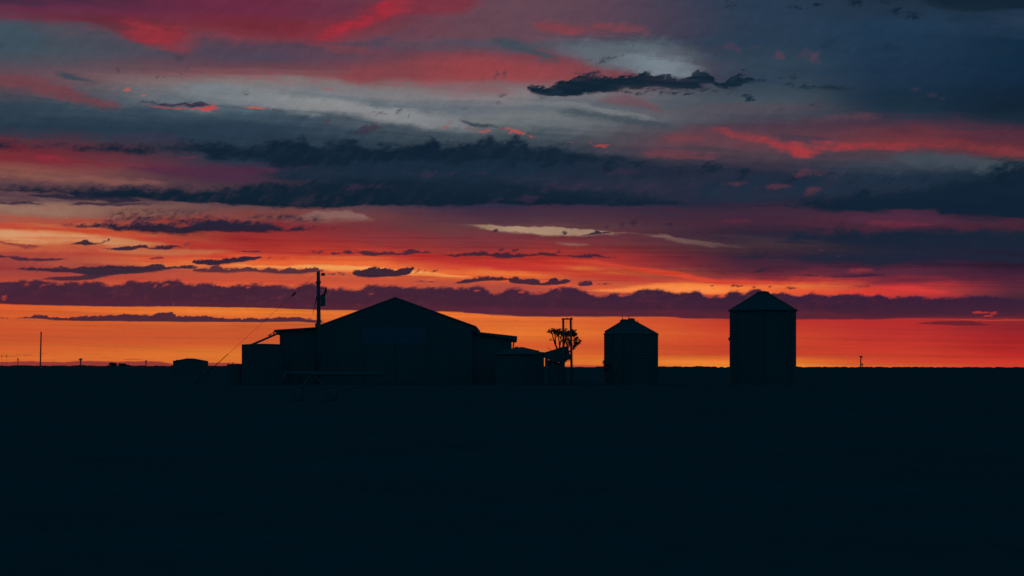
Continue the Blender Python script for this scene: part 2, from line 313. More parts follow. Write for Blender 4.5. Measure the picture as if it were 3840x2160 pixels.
# ---- the upper bank ---------------------------------------------------------------
cloud('-30,340 0,343 27,353 100,352 200,356 267,353 330,357 400,357 433,352 533,349 617,360 667,350 720,340 767,340 783,355 859,345 900,350 925,362 960,358 1010,356 1060,352 1095,339 1112,352 1159,348 1192,342 1235,339 1252,350 1285,348 1319,346 1332,362 1379,353 1405,356 1442,370 1492,376 1542,378 1592,390 1642,397 1717,404 1760,416', '-30,386 83,380 133,377 167,378 183,388 233,390 300,394 330,397 420,391 500,396 533,412 633,414 700,432 859,440 1000,438 1125,437 1225,424 1359,424 1425,428 1492,421 1592,421 1717,411 1760,420', '122434', 1, (18, 16), (14, 10), n=('lump', 'wl'), low_col='16283a', right=[(.5, '142739'), (.62, '13263a'), (.8, '1a2c3f'), (1, '273446')], tex=.22, texn='puff')
for q in ((1098, 352, 16, 14), (1236, 352, 22, 16), (1300, 355, 26, 18), (1382, 366, 20, 16), (960, 362, 36, 12)): puff(*q, '142739', .9, 1.2, 'lump', .9)
puff(900, 330, 60, 8, '2a3a4a', .7, 1.3, 'fine', 1)
puff(1480, 428, 120, 7, '4e3448', .75, .8, 'wl', 1.1); puff(1230, 434, 130, 8, '3a3046', .8, .9, 'wl', 1.1); puff(1620, 440, 110, 12, '5a3648', .75, .9, 'big', 1.2)
cloud('560,438 680,420 860,402 1100,392 1300,392 1500,396 1700,404 1860,414 2000,420 2120,440', '560,452 680,464 860,480 1100,490 1300,500 1500,508 1700,512 1860,514 2000,512 2120,500', '1d3043', .97, (16, 20), (14, 10), n=('puff', 'wisp'), fade=.10, tex=.16, texn='puff', right=[(.5, '1d3044'), (.75, '262f43'), (1, '2a3044')])
cloud('1180,440 1300,428 1420,430 1560,438 1700,436 1800,420 1900,424 2000,440', '1180,480 1300,490 1420,500 1560,508 1700,510 1800,500 1900,490 2000,470', '2c3448', .45, (16, 20), (12, 10), n=('lump', 'wisp'), fade=.1, tex=.3, texn='big', right=[(.5, '343648'), (1, '283246')])
# ---- the second bank ----------------------------------------------------------------
cloud('-30,462 60,458 160,462 250,462 330,459 400,461 480,463 600,458 690,446 760,442 860,438 1000,436 1140,440 1290,446 1420,456 1540,468 1640,480 1740,496 1800,512', '-30,478 60,486 160,490 230,503 330,504 430,512 560,518 650,523 760,528 860,524 950,521 1149,524 1190,520 1225,516 1290,520 1392,521 1432,518 1592,520 1692,517 1800,516', '2a2c3e', 1, (18, 6), (12, 5), n=('lump', 'wisp'), low_col='112435', right=[(.12, '222a3c'), (.25, '17293b'), (.5, '172a3c'), (.8, '202f42'), (1, '2a3346')], tex=.22, texn='puff')
cloud('30,490 120,486 200,489 300,492 380,498', '30,496 120,501 200,505 300,512 380,512', '2c2a3e', .9, (4, 4), (4, 3), n=('wisp', 'wisp'), fade=.1)
cloud('-30,508 60,506 130,512 230,508 330,508 420,514', '-30,514 60,516 130,518 230,520 330,519 420,518', '3a2e40', .85, (3, 4), (3, 3), n=('wisp', 'wisp'))
for q in ((60, 470, 70, 6), (170, 478, 60, 5)): puff(*q, '3c3244', .6, 1.2, 'wl', .9)
for q in ((1130, 436, 150, 9), (1420, 470, 120, 16), (1560, 432, 110, 10), (1620, 478, 90, 14), (1320, 500, 110, 8), (960, 470, 120, 10)):
    puff(*q, '45304a', .42, 1.3, 'puff', 1.5)
for i in range(14):
    x = 1120 + i * 84 + rw_.uniform(-25, 25); y = 398 + max(0, i - 5) * 7 + rw_.uniform(-16, 22)
    puff(x, y, rw_.uniform(18, 38), rw_.uniform(10, 20), '142738', .8, 1.5, 'puff', 1.0, -.3)
# warm gap beneath it, left
cloud('-30,514 100,519 233,517 367,517 500,515 560,522', '-30,548 130,556 267,552 400,556 560,545', 'a07a68', .8, (6, 16), (3, 6), n=('wisp', 'wisp'), right=[(.3, 'a07866'), (.6, '8c6258'), (1, '6c4c50')], fade=.03)
cloud('250,528 300,522 360,520 430,520 500,524 560,532', '250,556 300,562 400,562 500,562 560,558', '44303f', .42, (8, 8), (4, 4), n=('rag', 'wisp'), tex=1.0, texn='rag', fade=.15)
cloud('660,540 767,533 859,526 910,538 960,552', '660,556 767,558 859,562 910,562 960,558', '96706a', .75, (6, 12), (3, 6), n=('wisp', 'wisp'), fade=.15)
cloud('600,534 680,532 780,534 840,542', '600,560 680,560 780,562 840,560', '46323f', .40, (8, 8), (4, 4), n=('rag', 'wisp'), tex=1.0, texn='rag', fade=.2)
# violet bank below, left of the middle
cloud('100,565 160,560 217,556 267,552 310,557 340,551 383,552 433,555 483,552 567,546 633,548 700,560 767,566 859,567 930,570', '100,568 160,572 230,578 300,584 367,589 450,593 533,592 633,590 733,585 859,578 930,574', '242a3e', 1, (12, 7), (13, 5), n=('lump', 'wisp'), low_col='332438', right=[(.6, '262a3e'), (.85, '332a3c'), (1, '4a2c3e')], tex=.1)
puff(500, 560, 70, 12, '252b3e', .9, 1.2, 'lump'); puff(370, 556, 40, 12, '262b3e', .85, 1.3, 'lump')
# ---- afterglow falling from the left to the right ------------------------------------------
cloud('-30,556 100,564 200,570 300,580 420,592 560,610 700,626 860,642 1000,650', '-30,574 100,580 200,590 300,604 420,620 560,636 700,644 860,652 1000,656', 'd84c3a', .8, (9, 10), (4, 4), n=('streak', 'streak'), fade=.06, right=[(.3, 'dc5038'), (.5, 'c04038'), (1, 'b03a38')])
cloud('-30,573 100,578 200,586 300,594 400,606 440,616', '-30,608 60,606 140,604 220,612 300,628 400,630 440,622', 'e8a678', .95, (9, 12), (3, 5), n=('streak', 'wisp'), right=[(.5, 'e8a070'), (.8, 'd88a5c'), (1, 'cc6444')])
cloud('220,622 320,618 430,622 560,626 640,632', '220,640 320,646 430,650 560,640 640,636', 'cc7850', .7, (6, 8), (3, 4), n=('streak', 'streak'), fade=.2)
cloud('440,652 540,652 640,650 760,648 860,646 960,654 1060,668 1160,680 1260,692 1360,700 1460,710 1560,718 1680,722', '440,664 540,668 640,676 760,682 860,690 960,694 1060,702 1160,706 1260,714 1360,722 1460,728 1560,736 1680,742', 'e85834', .95, (12, 12), (3, 4), n=('streak', 'streak'), fade=.06, right=[(.25, 'f06a38'), (.5, 'f07038'), (.75, 'e86036'), (1, 'dc5034')])
cloud('520,666 600,664 700,666 800,662 880,664 960,670 1060,680 1160,690 1240,702', '520,672 600,674 700,678 800,682 880,686 960,688 1060,696 1160,702 1240,708', 'f8a45a', .95, (5, 7), (2, 3), n=('streak', 'streak'), fade=.12)
cloud('860,636 1000,634 1150,646 1300,658 1450,672 1600,690 1700,704', '860,644 1000,656 1150,672 1300,690 1450,704 1600,714 1700,716', 'c03232', .7, (10, 12), (4, 4), n=('streak', 'streak'), fade=.15)
cloud('1320,646 1450,648 1560,662 1680,676 1760,692 1860,706 1980,718', '1320,652 1450,664 1560,680 1680,698 1760,712 1860,724 1980,732', 'd8462f', .85, (12, 12), (3, 4), n=('streak', 'streak'), fade=.12, right=[(.3, 'd84832'), (.7, 'e04a30'), (1, 'cc3a30')])
cloud('1560,712 1660,708 1720,706 1800,710 1900,714 2000,720 2100,724 2240,718 2340,724 2440,730', '1560,740 1660,742 1720,744 1800,744 1900,742 2000,744 2100,746 2240,748 2340,748 2440,744', 'ee7a3a', .95, (9, 9), (3, 3), n=('streak', 'streak'), fade=.05, right=[(.2, 'f4843e'), (.35, 'f07a3c'), (.5, 'e45834'), (.7, 'd83c32'), (1, '9c3036')])
cloud('1440,726 1560,724 1680,714 1780,716 1860,722', '1440,736 1560,738 1680,738 1780,740 1860,734', 'fa8c4a', .8, (6, 6), (2, 3), n=('streak', 'streak'), fade=.2)
cloud('2180,708 2240,706 2320,718 2420,730', '2180,726 2240,734 2320,742 2420,746', 'd43a38', .8, (8, 8), (3, 3), n=('streak', 'streak'), fade=.25)
streaks(560, 735, (.82, .45, .44), .6)
# ---- pale gash right of the middle ---------------------------------------------------------
cloud('1000,556 1125,560 1175,562 1275,566 1340,569 1409,572 1492,578 1575,582 1660,588 1717,597 1800,608 1960,626', '1000,564 1159,570 1192,575 1225,582 1275,587 1359,594 1425,597 1492,596 1592,594 1659,604 1717,616 1800,626 1960,636', '7c5654', .78, (6, 12), (3, 4), n=('wisp', 'wisp'), fade=.1, right=[(.15, '94705f'), (.32, 'c8a888'), (.5, 'b8967c'), (.66, '8c6a62'), (.85, '6a4e50'), (1, '4c3a44')])
cloud('1385,610 1409,607 1450,608 1500,612', '1385,613 1409,618 1450,620 1500,617', '94685e', .85, (4, 4), (1, 2), n=('wisp', 'wisp'), fade=.25)
cloud('1420,591 1480,588 1510,582 1560,584', '1420,593 1480,594 1520,590 1560,586', '38283c', .95, (2, 3), (4, 1), n=('fine', 'wisp'))
for q in ((1417, 585, 9, 7), (1520, 571, 11, 10), (1500, 582, 9, 6), (1566, 564, 10, 9), (1598, 563, 14, 10), (1622, 566, 8, 8), (1682, 562, 10, 7), (1250, 581, 10, 4), (1582, 590, 30, 2.5)): puff(*q, '3a2a3e', .88, 1.2, 'fine', .7)
# ---- right-hand banks ------------------------------------------------------------------
cloud('1700,478 1800,462 1900,452 1990,450 2060,440 2140,432 2240,426 2340,420 2440,412', '1700,512 1800,516 1900,516 1990,512 2060,506 2140,500 2240,496 2340,470 2440,440', '2a3448', .6, (20, 16), (22, 8), n=('puff', 'wisp'), fade=.05, tex=.5, texn='puff')
cloud('1690,450 1780,432 1900,420 2040,412 2200,408 2360,404 2480,400 2560,404', '1690,500 1780,512 1900,512 2040,508 2200,500 2360,480 2480,450 2560,430', '20334a', .38, (30, 26), (14, 10), n=('puff', 'wisp'), tex=.95, texn='puff', fade=.12)
for q in ((1830, 460, 90, 10), (2050, 436, 90, 12), (2040, 480, 30, 14), (1960, 470, 70, 8)): puff(*q, '6a3c4c', .5, 1.3, 'puff', 1.2)
cloud('1960,512 2017,500 2050,486 2094,482 2134,472 2167,465 2200,478 2250,470 2317,462 2367,450 2430,438 2480,428 2510,408 2545,398 2620,396', '1960,518 2050,533 2150,537 2250,534 2350,534 2375,545 2450,549 2534,551 2620,556', '16293c', 1, (22, 9), (24, 6), n=('puff', 'wisp'), low_col='12263a', tex=.1)
puff(2540, 440, 60, 40, '132638', .95, .9, 'lump', .7)
cloud('1780,515 1900,514 2020,515 2100,520', '1780,520 1900,521 2020,524 2100,528', '262a3e', .9, (3, 4), (2, 2), n=('wisp', 'wisp'), fade=.2)
cloud('1790,545 1850,547 1910,556', '1790,558 1850,562 1910,564', '6c2f40', .8, (7, 6), (3, 3), n=('wisp', 'wisp'), fade=.3)
cloud('2080,540 2240,538 2340,540 2460,552 2620,562', '2080,560 2240,574 2340,572 2460,570 2620,570', '54304a', .5, (8, 8), (4, 6), n=('wisp', 'big'), fade=.1)
cloud('2160,548 2220,552 2300,552 2420,558', '2160,566 2220,576 2300,574 2420,566', '733042', .7, (8, 8), (4, 6), n=('wisp', 'big'), fade=.2)
cloud('1870,604 1934,596 1967,587 2000,578 2034,577 2080,576 2114,570 2130,576 2147,565 2168,575 2190,580 2210,572 2240,568 2284,572 2334,568 2384,569 2480,570 2620,571', '1870,609 1950,614 2017,617 2084,620 2150,626 2250,630 2350,636 2480,640 2620,640', '1a2a3e', .97, (16, 14), (12, 6), n=('lump', 'wisp'), low_col='20283c', tex=.1, right=[(.2, '1b2a3e'), (1, '172a3c')])
cloud('1776,650 1834,642 1884,638 1910,630 1934,638 1984,636 2050,636 2100,630 2184,634 2284,630 2400,628 2620,632', '1776,657 1884,658 1984,657 2020,662 2067,667 2150,668 2190,675 2250,670 2317,656 2417,657 2500,665 2620,670', '2c2a3e', .95, (12, 10), (9, 6), n=('lump', 'wl'), low_col='24263a', tex=.15, right=[(.3, '232a3e'), (1, '1e283c')])
puff(2210, 664, 50, 14, '26263a', .8, 1.1, 'lump', .9); puff(2064, 630, 14, 5, '6c3440', .6, 1, 'fine'); puff(2110, 642, 16, 3, '6c3442', .6, .9, 'wl')
puff(2165, 680, 44, 9, '92343c', .8, .9, 'big', 1.1); puff(2060, 676, 60, 8, '6e2c3c', .6, .9, 'big', 1.1)
cloud('1815,688 1900,678 1917,670 1950,672 1968,670', '1815,690 1900,688 1924,682 1968,676', '38243a', .9, (4, 5), (5, 3), n=('lump', 'wisp'))
cloud('1950,694 2017,690 2084,692 2150,691 2184,688 2250,690', '1950,697 2084,698 2150,699 2250,696', '38203a', .9, (3, 3), (3, 2), n=('fine', 'wisp'), fade=.06)
cloud('2120,712 2200,700 2260,694 2350,690 2450,690 2620,680', '2120,716 2200,726 2300,722 2400,716 2500,710 2620,706', '4c2338', .5, (10, 10), (6, 6), n=('soft', 'soft'))
streaks(782, 926, (.84, .62, .62), .55)
# ---- dark scraps in the glow ----------------------------------------------------------------
P = dict(n=('lump', 'wisp'))
cloud('0,445 150,465 300,485 400,478', '0,475 150,500 220,515 330,500 400,482', '863840', .8, (3, 4), (3, 3), tile=t4, n=('fine', 'wisp'))
cloud('450,488 540,465 600,450 640,440 680,452 750,455 800,440 850,428 880,434', '450,495 540,482 640,490 750,472 800,462 880,440', '3a2a36', .97, (2.5, 3), (4, 2), tile=t4, n=('fine', 'wisp'))
puff(215, 614, 16, 8, '3a2a36', .9, 1.2, 'fine')
cloud('690,502 850,494 950,486 1060,474 1110,482 1130,490 1250,480 1330,483 1400,496 1520,506', '690,506 850,518 960,525 1100,509 1250,520 1340,502 1400,508 1520,512', '35263a', .97, (2.5, 3), (4, 2), tile=t4, n=('fine', 'wisp'))
puff(470, 612, 10, 7, '7a4044', .8, 1, 'fine')
cloud('0,556 100,566 250,574 450,569 610,572', '0,588 60,584 100,600 150,607 350,604 520,584 610,578', '40283a', .93, (3, 3), (3, 3), tile=t4, n=('wl', 'wisp'))
cloud('1080,588 1160,574 1250,570 1270,574', '1080,594 1160,590 1250,584 1270,578', '80303a', .9, (3, 3), (2, 2), tile=t4, n=('wl', 'wisp'), fade=.2)
cloud('1760,526 1840,520 1920,518 1980,526 2100,532', '1760,530 1840,534 1980,536 2100,536', '5a2a38', .85, (3, 3), (3, 2), tile=t4, n=('fine', 'wisp'), fade=.1)
cloud('1430,608 1480,592 1560,586 1700,580 1780,572 1850,564 1970,564 1990,578', '1430,614 1500,632 1700,627 1850,613 1990,590', '33263a', 1, (2.5, 3), (4.5, 3), tile=t4, n=('fine', 'wisp'))
for q in ((685, 648, 16, 5), (715, 648, 10, 4)): puff(*q, '4a2a38', .85, 1.2, 'fine')
cloud('20,662 250,645 400,650 500,644 600,640 900,634 1080,640 1150,626 1190,617 1260,638 1350,640 1440,630 1520,640', '20,668 300,688 560,700 720,724 860,714 1000,700 1150,688 1300,672 1440,668 1520,660', '3b2838', 1, (3, 4), (5, 3), tile=t4, n=('fine', 'wisp'), tex=.06)
cloud('220,740 400,722 560,712 700,700 900,706', '220,748 450,754 640,752 740,735 900,716', '42293a', .97, (3, 4), (3, 3), tile=t4, n=('wl', 'wisp'))
cloud('1430,672 1500,648 1550,650 1600,640 1640,628 1700,655 1800,654 1870,644 1930,642 1960,660 2060,648 2100,664 2180,646 2250,660 2330,648 2380,640 2420,660', '1430,690 1500,698 1650,700 1890,690 2050,706 2250,706 2380,696 2420,676', '4a2a38', .95, (3, 5), (6, 3), tile=t4, n=('fine', 'wisp'), right=[(.4, '52303c'), (1, '442838')])
for q in ((806, 682, 12, 5), (835, 690, 22, 4), (860, 688, 14, 5)): puff(*q, '6a3440', .8, 1.2, 'fine')
cloud('0,522 50,508 100,534 200,519 300,530 350,519 450,520 540,510 650,525 900,513 960,520', '0,556 60,550 130,551 200,567 350,561 550,551 700,545 960,530', '48293a', .95, (4, 3), (5, 2), tile=(855, 456.2), n=('fine', 'wisp'))
puff(800, 634, 30, 6, '5c2c3a', .85, 1.1, 'lump'); puff(846, 637, 22, 5, '4c2a3a', .85, 1.1, 'lump')
cloud('710,557 800,545 950,536 1060,525 1120,536 1200,535 1350,540 1450,540 1540,524 1600,540 1640,545 1700,555 1900,545 2000,560 2200,572', '710,562 850,569 1100,568 1180,579 1400,572 1500,562 1700,571 1900,583 2100,580 2200,577', '3e2638', .97, (4, 3), (5, 2), tile=t5, n=('fine', 'wisp'))
for q in ((1262, 629, 10, 5), (1296, 630, 8, 4), (1410, 634, 12, 5)): puff(*q, '4a2a3a', .85, 1.3, 'fine')
cloud('60,690 100,674 150,664 200,650 240,642 300,650 370,654 400,662 430,655 470,644 540,638 560,650', '60,694 100,716 200,729 350,726 480,711 520,692 560,664', '3c2636', 1, (2.5, 3), (5, 2.5), tile=t5, n=('fine', 'wisp'))
for q in ((1049, 684, 12, 7, -.5), (1068, 683, 12, 6, -.4), (1092, 682, 10, 4, -.3)): puff(*q[:4], '48293a', .92, 1.1, 'fine', .6, q[4])
cloud('780,768 900,744 1000,730 1100,714 1180,714 1240,726 1300,720 1380,738 1450,733 1520,755 1560,733 1610,718 1640,742 1690,730 1750,745', '780,776 900,778 1050,762 1250,752 1280,772 1400,782 1540,788 1650,782 1750,772', '3c2436', .98, (3, 3), (5.5, 3), tile=t5, n=('fine', 'wisp'))
cloud('1765,772 1800,758 1840,748 1880,744 1910,764', '1765,786 1820,796 1900,786 1910,776', '3e2538', .97, (3, 3), (5, 2), tile=t5, n=('fine', 'wisp'))
for q in ((1520, 714, 22, 3), (1550, 704, 12, 3), (1798, 722, 13, 7), (1855, 719, 17, 5), (1938, 722, 10, 4), (1992, 725, 16, 4), (1895, 722, 8, 4)): puff(*q, '54262f', .85, 1.2, 'fine', .7)
puff(2165, 720, 34, 4, '6c2834', .7, 1.1, 'wl')
puff(1070, 708, 30, 4, '7c343c', .75, 1.0, 'wl'); puff(1075, 705, 26, 2, 'e87040', .8, .8, 'wl')
# ---- the long low bank across the whole view -------------------------------------------------
cloud('-30,706 0,705 50,702 100,700 160,706 230,702 290,712 335,702 400,704 440,698 480,710 540,708 570,715 600,708 680,712 740,718 780,708 830,724 870,722 892,726 939,714 1002,715 1075,718 1142,722 1209,718 1245,733 1292,720 1342,736 1375,728 1425,718 1475,726 1512,740 1542,729 1570,736 1609,726 1635,722 1675,728 1717,733 1750,725 1770,734 1814,740 1850,727 1867,735 1900,722 1934,732 1967,731 2004,738 2040,733 2074,740 2134,736 2197,740 2217,734 2234,743 2284,737 2340,745 2400,741 2450,739 2517,743 2620,750', '-30,765 0,766 120,771 320,773 500,775 667,778 800,783 859,784 1125,787 1192,791 1259,796 1359,799 1692,800 1717,803 2004,806 2184,806 2284,803 2450,802 2620,798', '43263a', 1, (8, 4), (10, 2.0), n=('bank', 'streak'), low_col='482234', right=[(.15, '412538'), (.35, '412537'), (.6, '3a2238'), (.75, '322038'), (1, '312038')], tex=.07, texn='lump')
cloud('-30,740 200,748 500,752 859,756 1200,766 1600,772 2000,776 2300,784 2620,780', '-30,764 120,770 500,774 800,781 1125,786 1259,794 1692,799 2004,805 2284,802 2620,798', '502334', .55, (16, 3), (5, 2), n=('soft', 'streak'), right=[(.4, '5a2636'), (1, '642633')])
for q in ((8, 746, 12, 10), (112, 718, 22, 6), (205, 714, 10, 5), (388, 718, 6, 8), (415, 718, 12, 5), (744, 722, 6, 7), (435, 766, 4, 5), (874, 723, 14, 6), (160, 716, 8, 4), (70, 714, 10, 8)): puff(*q, 'c84a2f', .75, 1.0, 'fine', 1.0, -.3)
for q in ((1354, 739, 14, 5), (1405, 728, 9, 6), (930, 738, 12, 5), (1310, 735, 10, 4), (1560, 742, 12, 4), (1200, 731, 12, 4), (620, 722, 14, 4), (300, 716, 16, 5), (1770, 741, 10, 4)): puff(*q, 'c84438', .7, 1.1, 'fine', .8)
cloud('2270,815 2340,808 2417,804 2467,810 2520,820', '2270,814 2300,815 2380,819 2450,821 2520,817', '64212e', .9, (3, 3), (3, 1), n=('fine', 'streak'), fade=.1)
for q in ((2470, 786, 26, 3), (2500, 788, 14, 5), (2490, 795, 16, 3)): puff(*q, 'b03434', .85, 1.2, 'wl')
cloud('2290,806 2400,802 2500,803 2620,802', '2290,807 2400,806 2500,808 2620,806', 'd0402e', .7, (2, 2), (1, 1), n=('wl', 'wisp'), fade=.1)
# slim cloud near the horizon, left
cloud('-10,800 50,797 100,792 140,797 233,793 283,792 323,788 367,791 400,786 433,785 447,794 500,794 547,797 583,800 667,799 717,796 767,800 830,806', '-10,802 100,803 140,808 300,810 427,811 567,812 667,812 733,811 800,814 830,812', '4c2836', 1, (2.5, 2.5), (5, 1.5), n=('fine', 'streak'))
puff(252 - 130, 804, 16, 2, 'c85030', .7, .9, 'wl')
# haze bars on the horizon
cloud('-30,910 60,907 160,909 200,906 290,908 380,907 440,912', '-30,940 60,940 200,940 440,940', '8a3234', .93, (3, 3), (2.5, 0), n=('wl', 'wisp'))
cloud('490,914 540,910 600,912 640,916', '490,940 540,940 600,940 640,940', '8c3634', .9, (3, 3), (2, 0), n=('wl', 'wisp'))
cloud('1380,924 1440,916 1560,918 1700,919 1760,922', '1380,940 1440,940 1560,940 1700,940 1760,940', 'a83c34', .8, (4, 3), (2, 0), n=('wl', 'wisp'))
for q in ((345, 904, 60, 1.6), (110, 890, 16, 2), (60, 893, 30, 1.5), (270, 899, 30, 1.6)): puff(*q, 'a84030', .8, .7, 'wl', .8)


# ---- each cloud is a small node group; the sky is cut into cells that hold only the clouds they show ----
KEYS = ['X', 'Y', 'C'] + list(FLD)
WORLD_TREE = NT
def group(name, keys, body):
    g = bpy.data.node_groups.new(name, 'ShaderNodeTree')
    for k in keys: g.interface.new_socket(k, in_out='INPUT', socket_type='NodeSocketColor' if k == 'C' else 'NodeSocketFloat')
    g.interface.new_socket('C', in_out='OUTPUT', socket_type='NodeSocketColor')
    use(g)
    gi = N.new('NodeGroupInput'); go = N.new('NodeGroupOutput')
    out = body({k: gi.outputs[n] for n, k in enumerate(keys)})
    L.new(out, go.inputs[0])
    return g
CLOUDS = []
for box, names, body in SPECS:
    keys = ['X', 'Y', 'C'] + sorted(names)
    CLOUDS.append((box, keys, group('cloud', keys, body)))
def cell(x0, x1, y0, y1):
    inside = [(k, g) for b, k, g in CLOUDS if b[0] < x1 and b[1] > x0 and b[2] < y1 and b[3] > y0]
    def body(i):
        c = i['C']
        for keys, g in inside:
            n = N.new('ShaderNodeGroup'); n.node_tree = g
            for q, k in enumerate(keys): L.new(c if k == 'C' else i[k], n.inputs[q])
            c = n.outputs[0]
        return c
    return group('sky_cell', KEYS, body), len(inside)
XE = [-1e9, -900, -540, -180, 180, 540, 900, 1e9]
YE = [-1e9, 60, 125, 160, 200, 235, 270, 310, 350, 395, 450, 520, 600, 680, 770, 860, 1010]
cells = {}; most = 0
for a in range(len(XE) - 1):
    for b in range(len(YE) - 1):
        cells[a, b], k = cell(XE[a], XE[a + 1], YE[b], YE[b + 1]); most = max(most, k)
print('clouds', len(CLOUDS), 'largest cell', most)
use(WORLD_TREE)
zen = RAMP(M('MULTIPLY', Y, 1 / (F * math.pi / 2), clamp=True), [(0, (.006, .034, .056)), (.3, (.003, .041, .072)), (1, (.0012, .037, .068))])
wide = M('MAXIMUM', SM(Y, 960, 2300), SM(M('ABSOLUTE', X), 1900, 5200))
under = SM(M('MULTIPLY', Y, -1), 30, 160)
gain = M('MULTIPLY', M('MULTIPLY_ADD', SM(Y, 170, 360), -.19, 1), M('MULTIPLY_ADD', WI, .075, M('MULTIPLY_ADD', M('MULTIPLY', PU, high), .085, M('MULTIPLY_ADD', MO, .055, 1))))
def light(c):
    c = hsv(c, gain)
    bg = N.new('ShaderNodeBackground'); put(bg.inputs[0], MIX(under, MIX(wide, c, zen), (.0005, .004, .007)))
    return bg.outputs[0]
def leaf(a, b):
    n = N.new('ShaderNodeGroup'); n.node_tree = cells[a, b]
    for q, k in enumerate(KEYS): L.new({'X': XC, 'Y': YC, 'C': C}.get(k) or FLD[k], n.inputs[q])
    return light(n.outputs[0])
def pick(v, thr, lo_s, hi_s):
    m = N.new('ShaderNodeMixShader'); put(m.inputs[0], M('GREATER_THAN', v, thr))
    L.new(lo_s, m.inputs[1]); L.new(hi_s, m.inputs[2])
    return m.outputs[0]
def split(a0, a1, b0, b1):
    if a1 - a0 == 1 and b1 - b0 == 1: return leaf(a0, b0)
    if b1 - b0 >= a1 - a0:
        m = (b0 + b1) // 2
        return pick(Y, YE[m], split(a0, a1, b0, m), split(a0, a1, m, b1))
    m = (a0 + a1) // 2
    return pick(X, XE[m], split(a0, m, b0, b1), split(m, a1, b0, b1))
whole = pick(Y, YE[-1], split(0, len(XE) - 1, 0, len(YE) - 1), light(C))
wo = N.new('ShaderNodeOutputWorld'); L.new(whole, wo.inputs[0])
W.cycles.sampling_method = 'MANUAL'; W.cycles.sample_map_resolution = 256

# =====================================================================
# CAMERA, RENDER SETTINGS, LIGHT
# =====================================================================
cam = bpy.data.objects.new('camera', bpy.data.cameras.new('camera')); COL.objects.link(cam)
cam.location = (0, 0, EYE); cam.rotation_euler = (math.pi / 2, 0, 0)
cam.data.lens = 70; cam.data.sensor_width = 36; cam.data.shift_y = 199.5 / 2576
cam.data.clip_end = 20000; cam.data.clip_start = .1
S.camera = cam
S.view_settings.view_transform = 'Standard'; S.view_settings.look = 'None'
S.view_settings.exposure = 0; S.view_settings.gamma = 1
S.cycles.use_adaptive_sampling = True; S.cycles.adaptive_threshold = .01; S.cycles.adaptive_min_samples = 16
S.cycles.max_bounces = 4; S.cycles.use_denoising = False      # nothing noisy here, and the fine cloud grain is kept
# the sun has just gone down ahead, left of the sheds: only a trace of it is left
sun = bpy.data.lights.new('sun', 'SUN'); sun.energy = .02; sun.angle = math.radians(.5); sun.color = (1, .45, .2)
so = bpy.data.objects.new('sun', sun); COL.objects.link(so)
so.rotation_euler = Vector((-.12, 1, .012)).to_track_quat('Z', 'Y').to_euler()

# =====================================================================
# MATERIALS
# =====================================================================
def mat(name, base, var=.25, scale=1.2, rough=.85, spec=.05, stretch=(1, 1, 1), metal=0):
    m = bpy.data.materials.new(name); m.use_nodes = True
    use(m.node_tree)
    p = N['Principled BSDF']
    tcn = N.new('ShaderNodeTexCoord'); mp = N.new('ShaderNodeMapping'); mp.inputs['Scale'].default_value = stretch
    L.new(tcn.outputs['Object'], mp.inputs[0])
    nz = N.new('ShaderNodeTexNoise'); nz.inputs['Scale'].default_value = scale; nz.inputs['Detail'].default_value = 5
    L.new(mp.outputs[0], nz.inputs['Vector'])
    r = N.new('ShaderNodeValToRGB'); e = r.color_ramp.elements
    e[0].position = .3; e[1].position = .7
    e[0].color = (*[c * (1 - var) for c in base], 1); e[1].color = (*[min(1, c * (1 + var)) for c in base], 1)
    L.new(nz.outputs[0], r.inputs[0]); L.new(r.outputs[0], p.inputs['Base Color'])
    p.inputs['Roughness'].default_value = rough; p.inputs['Metallic'].default_value = metal
    p.inputs['Specular IOR Level'].default_value = spec
    return m
def soil_detail(m):
    use(m.node_tree)
    p = N['Principled BSDF']; old = p.inputs['Base Color'].links[0].from_socket
    tcn = N.new('ShaderNodeTexCoord'); mp = N.new('ShaderNodeMapping'); mp.inputs['Scale'].default_value = (1, .35, 1)
    L.new(tcn.outputs['Object'], mp.inputs[0])
    nz = N.new('ShaderNodeTexNoise'); nz.inputs['Scale'].default_value = 2.2; nz.inputs['Detail'].default_value = 8; nz.inputs['Roughness'].default_value = .75
    L.new(mp.outputs[0], nz.inputs['Vector'])
    r = N.new('ShaderNodeValToRGB'); e = r.color_ramp.elements
    e[0].position = .3; e[1].position = .7; e[0].color = (.86, .86, .86, 1); e[1].color = (1.14, 1.14, 1.14, 1)
    L.new(nz.outputs[0], r.inputs[0])
    mx = N.new('ShaderNodeMix'); mx.data_type = 'RGBA'; mx.blend_type = 'MULTIPLY'; mx.inputs[0].default_value = 1
    L.new(old, mx.inputs[6]); L.new(r.outputs[0], mx.inputs[7]); L.new(mx.outputs[2], p.inputs['Base Color'])
    return m
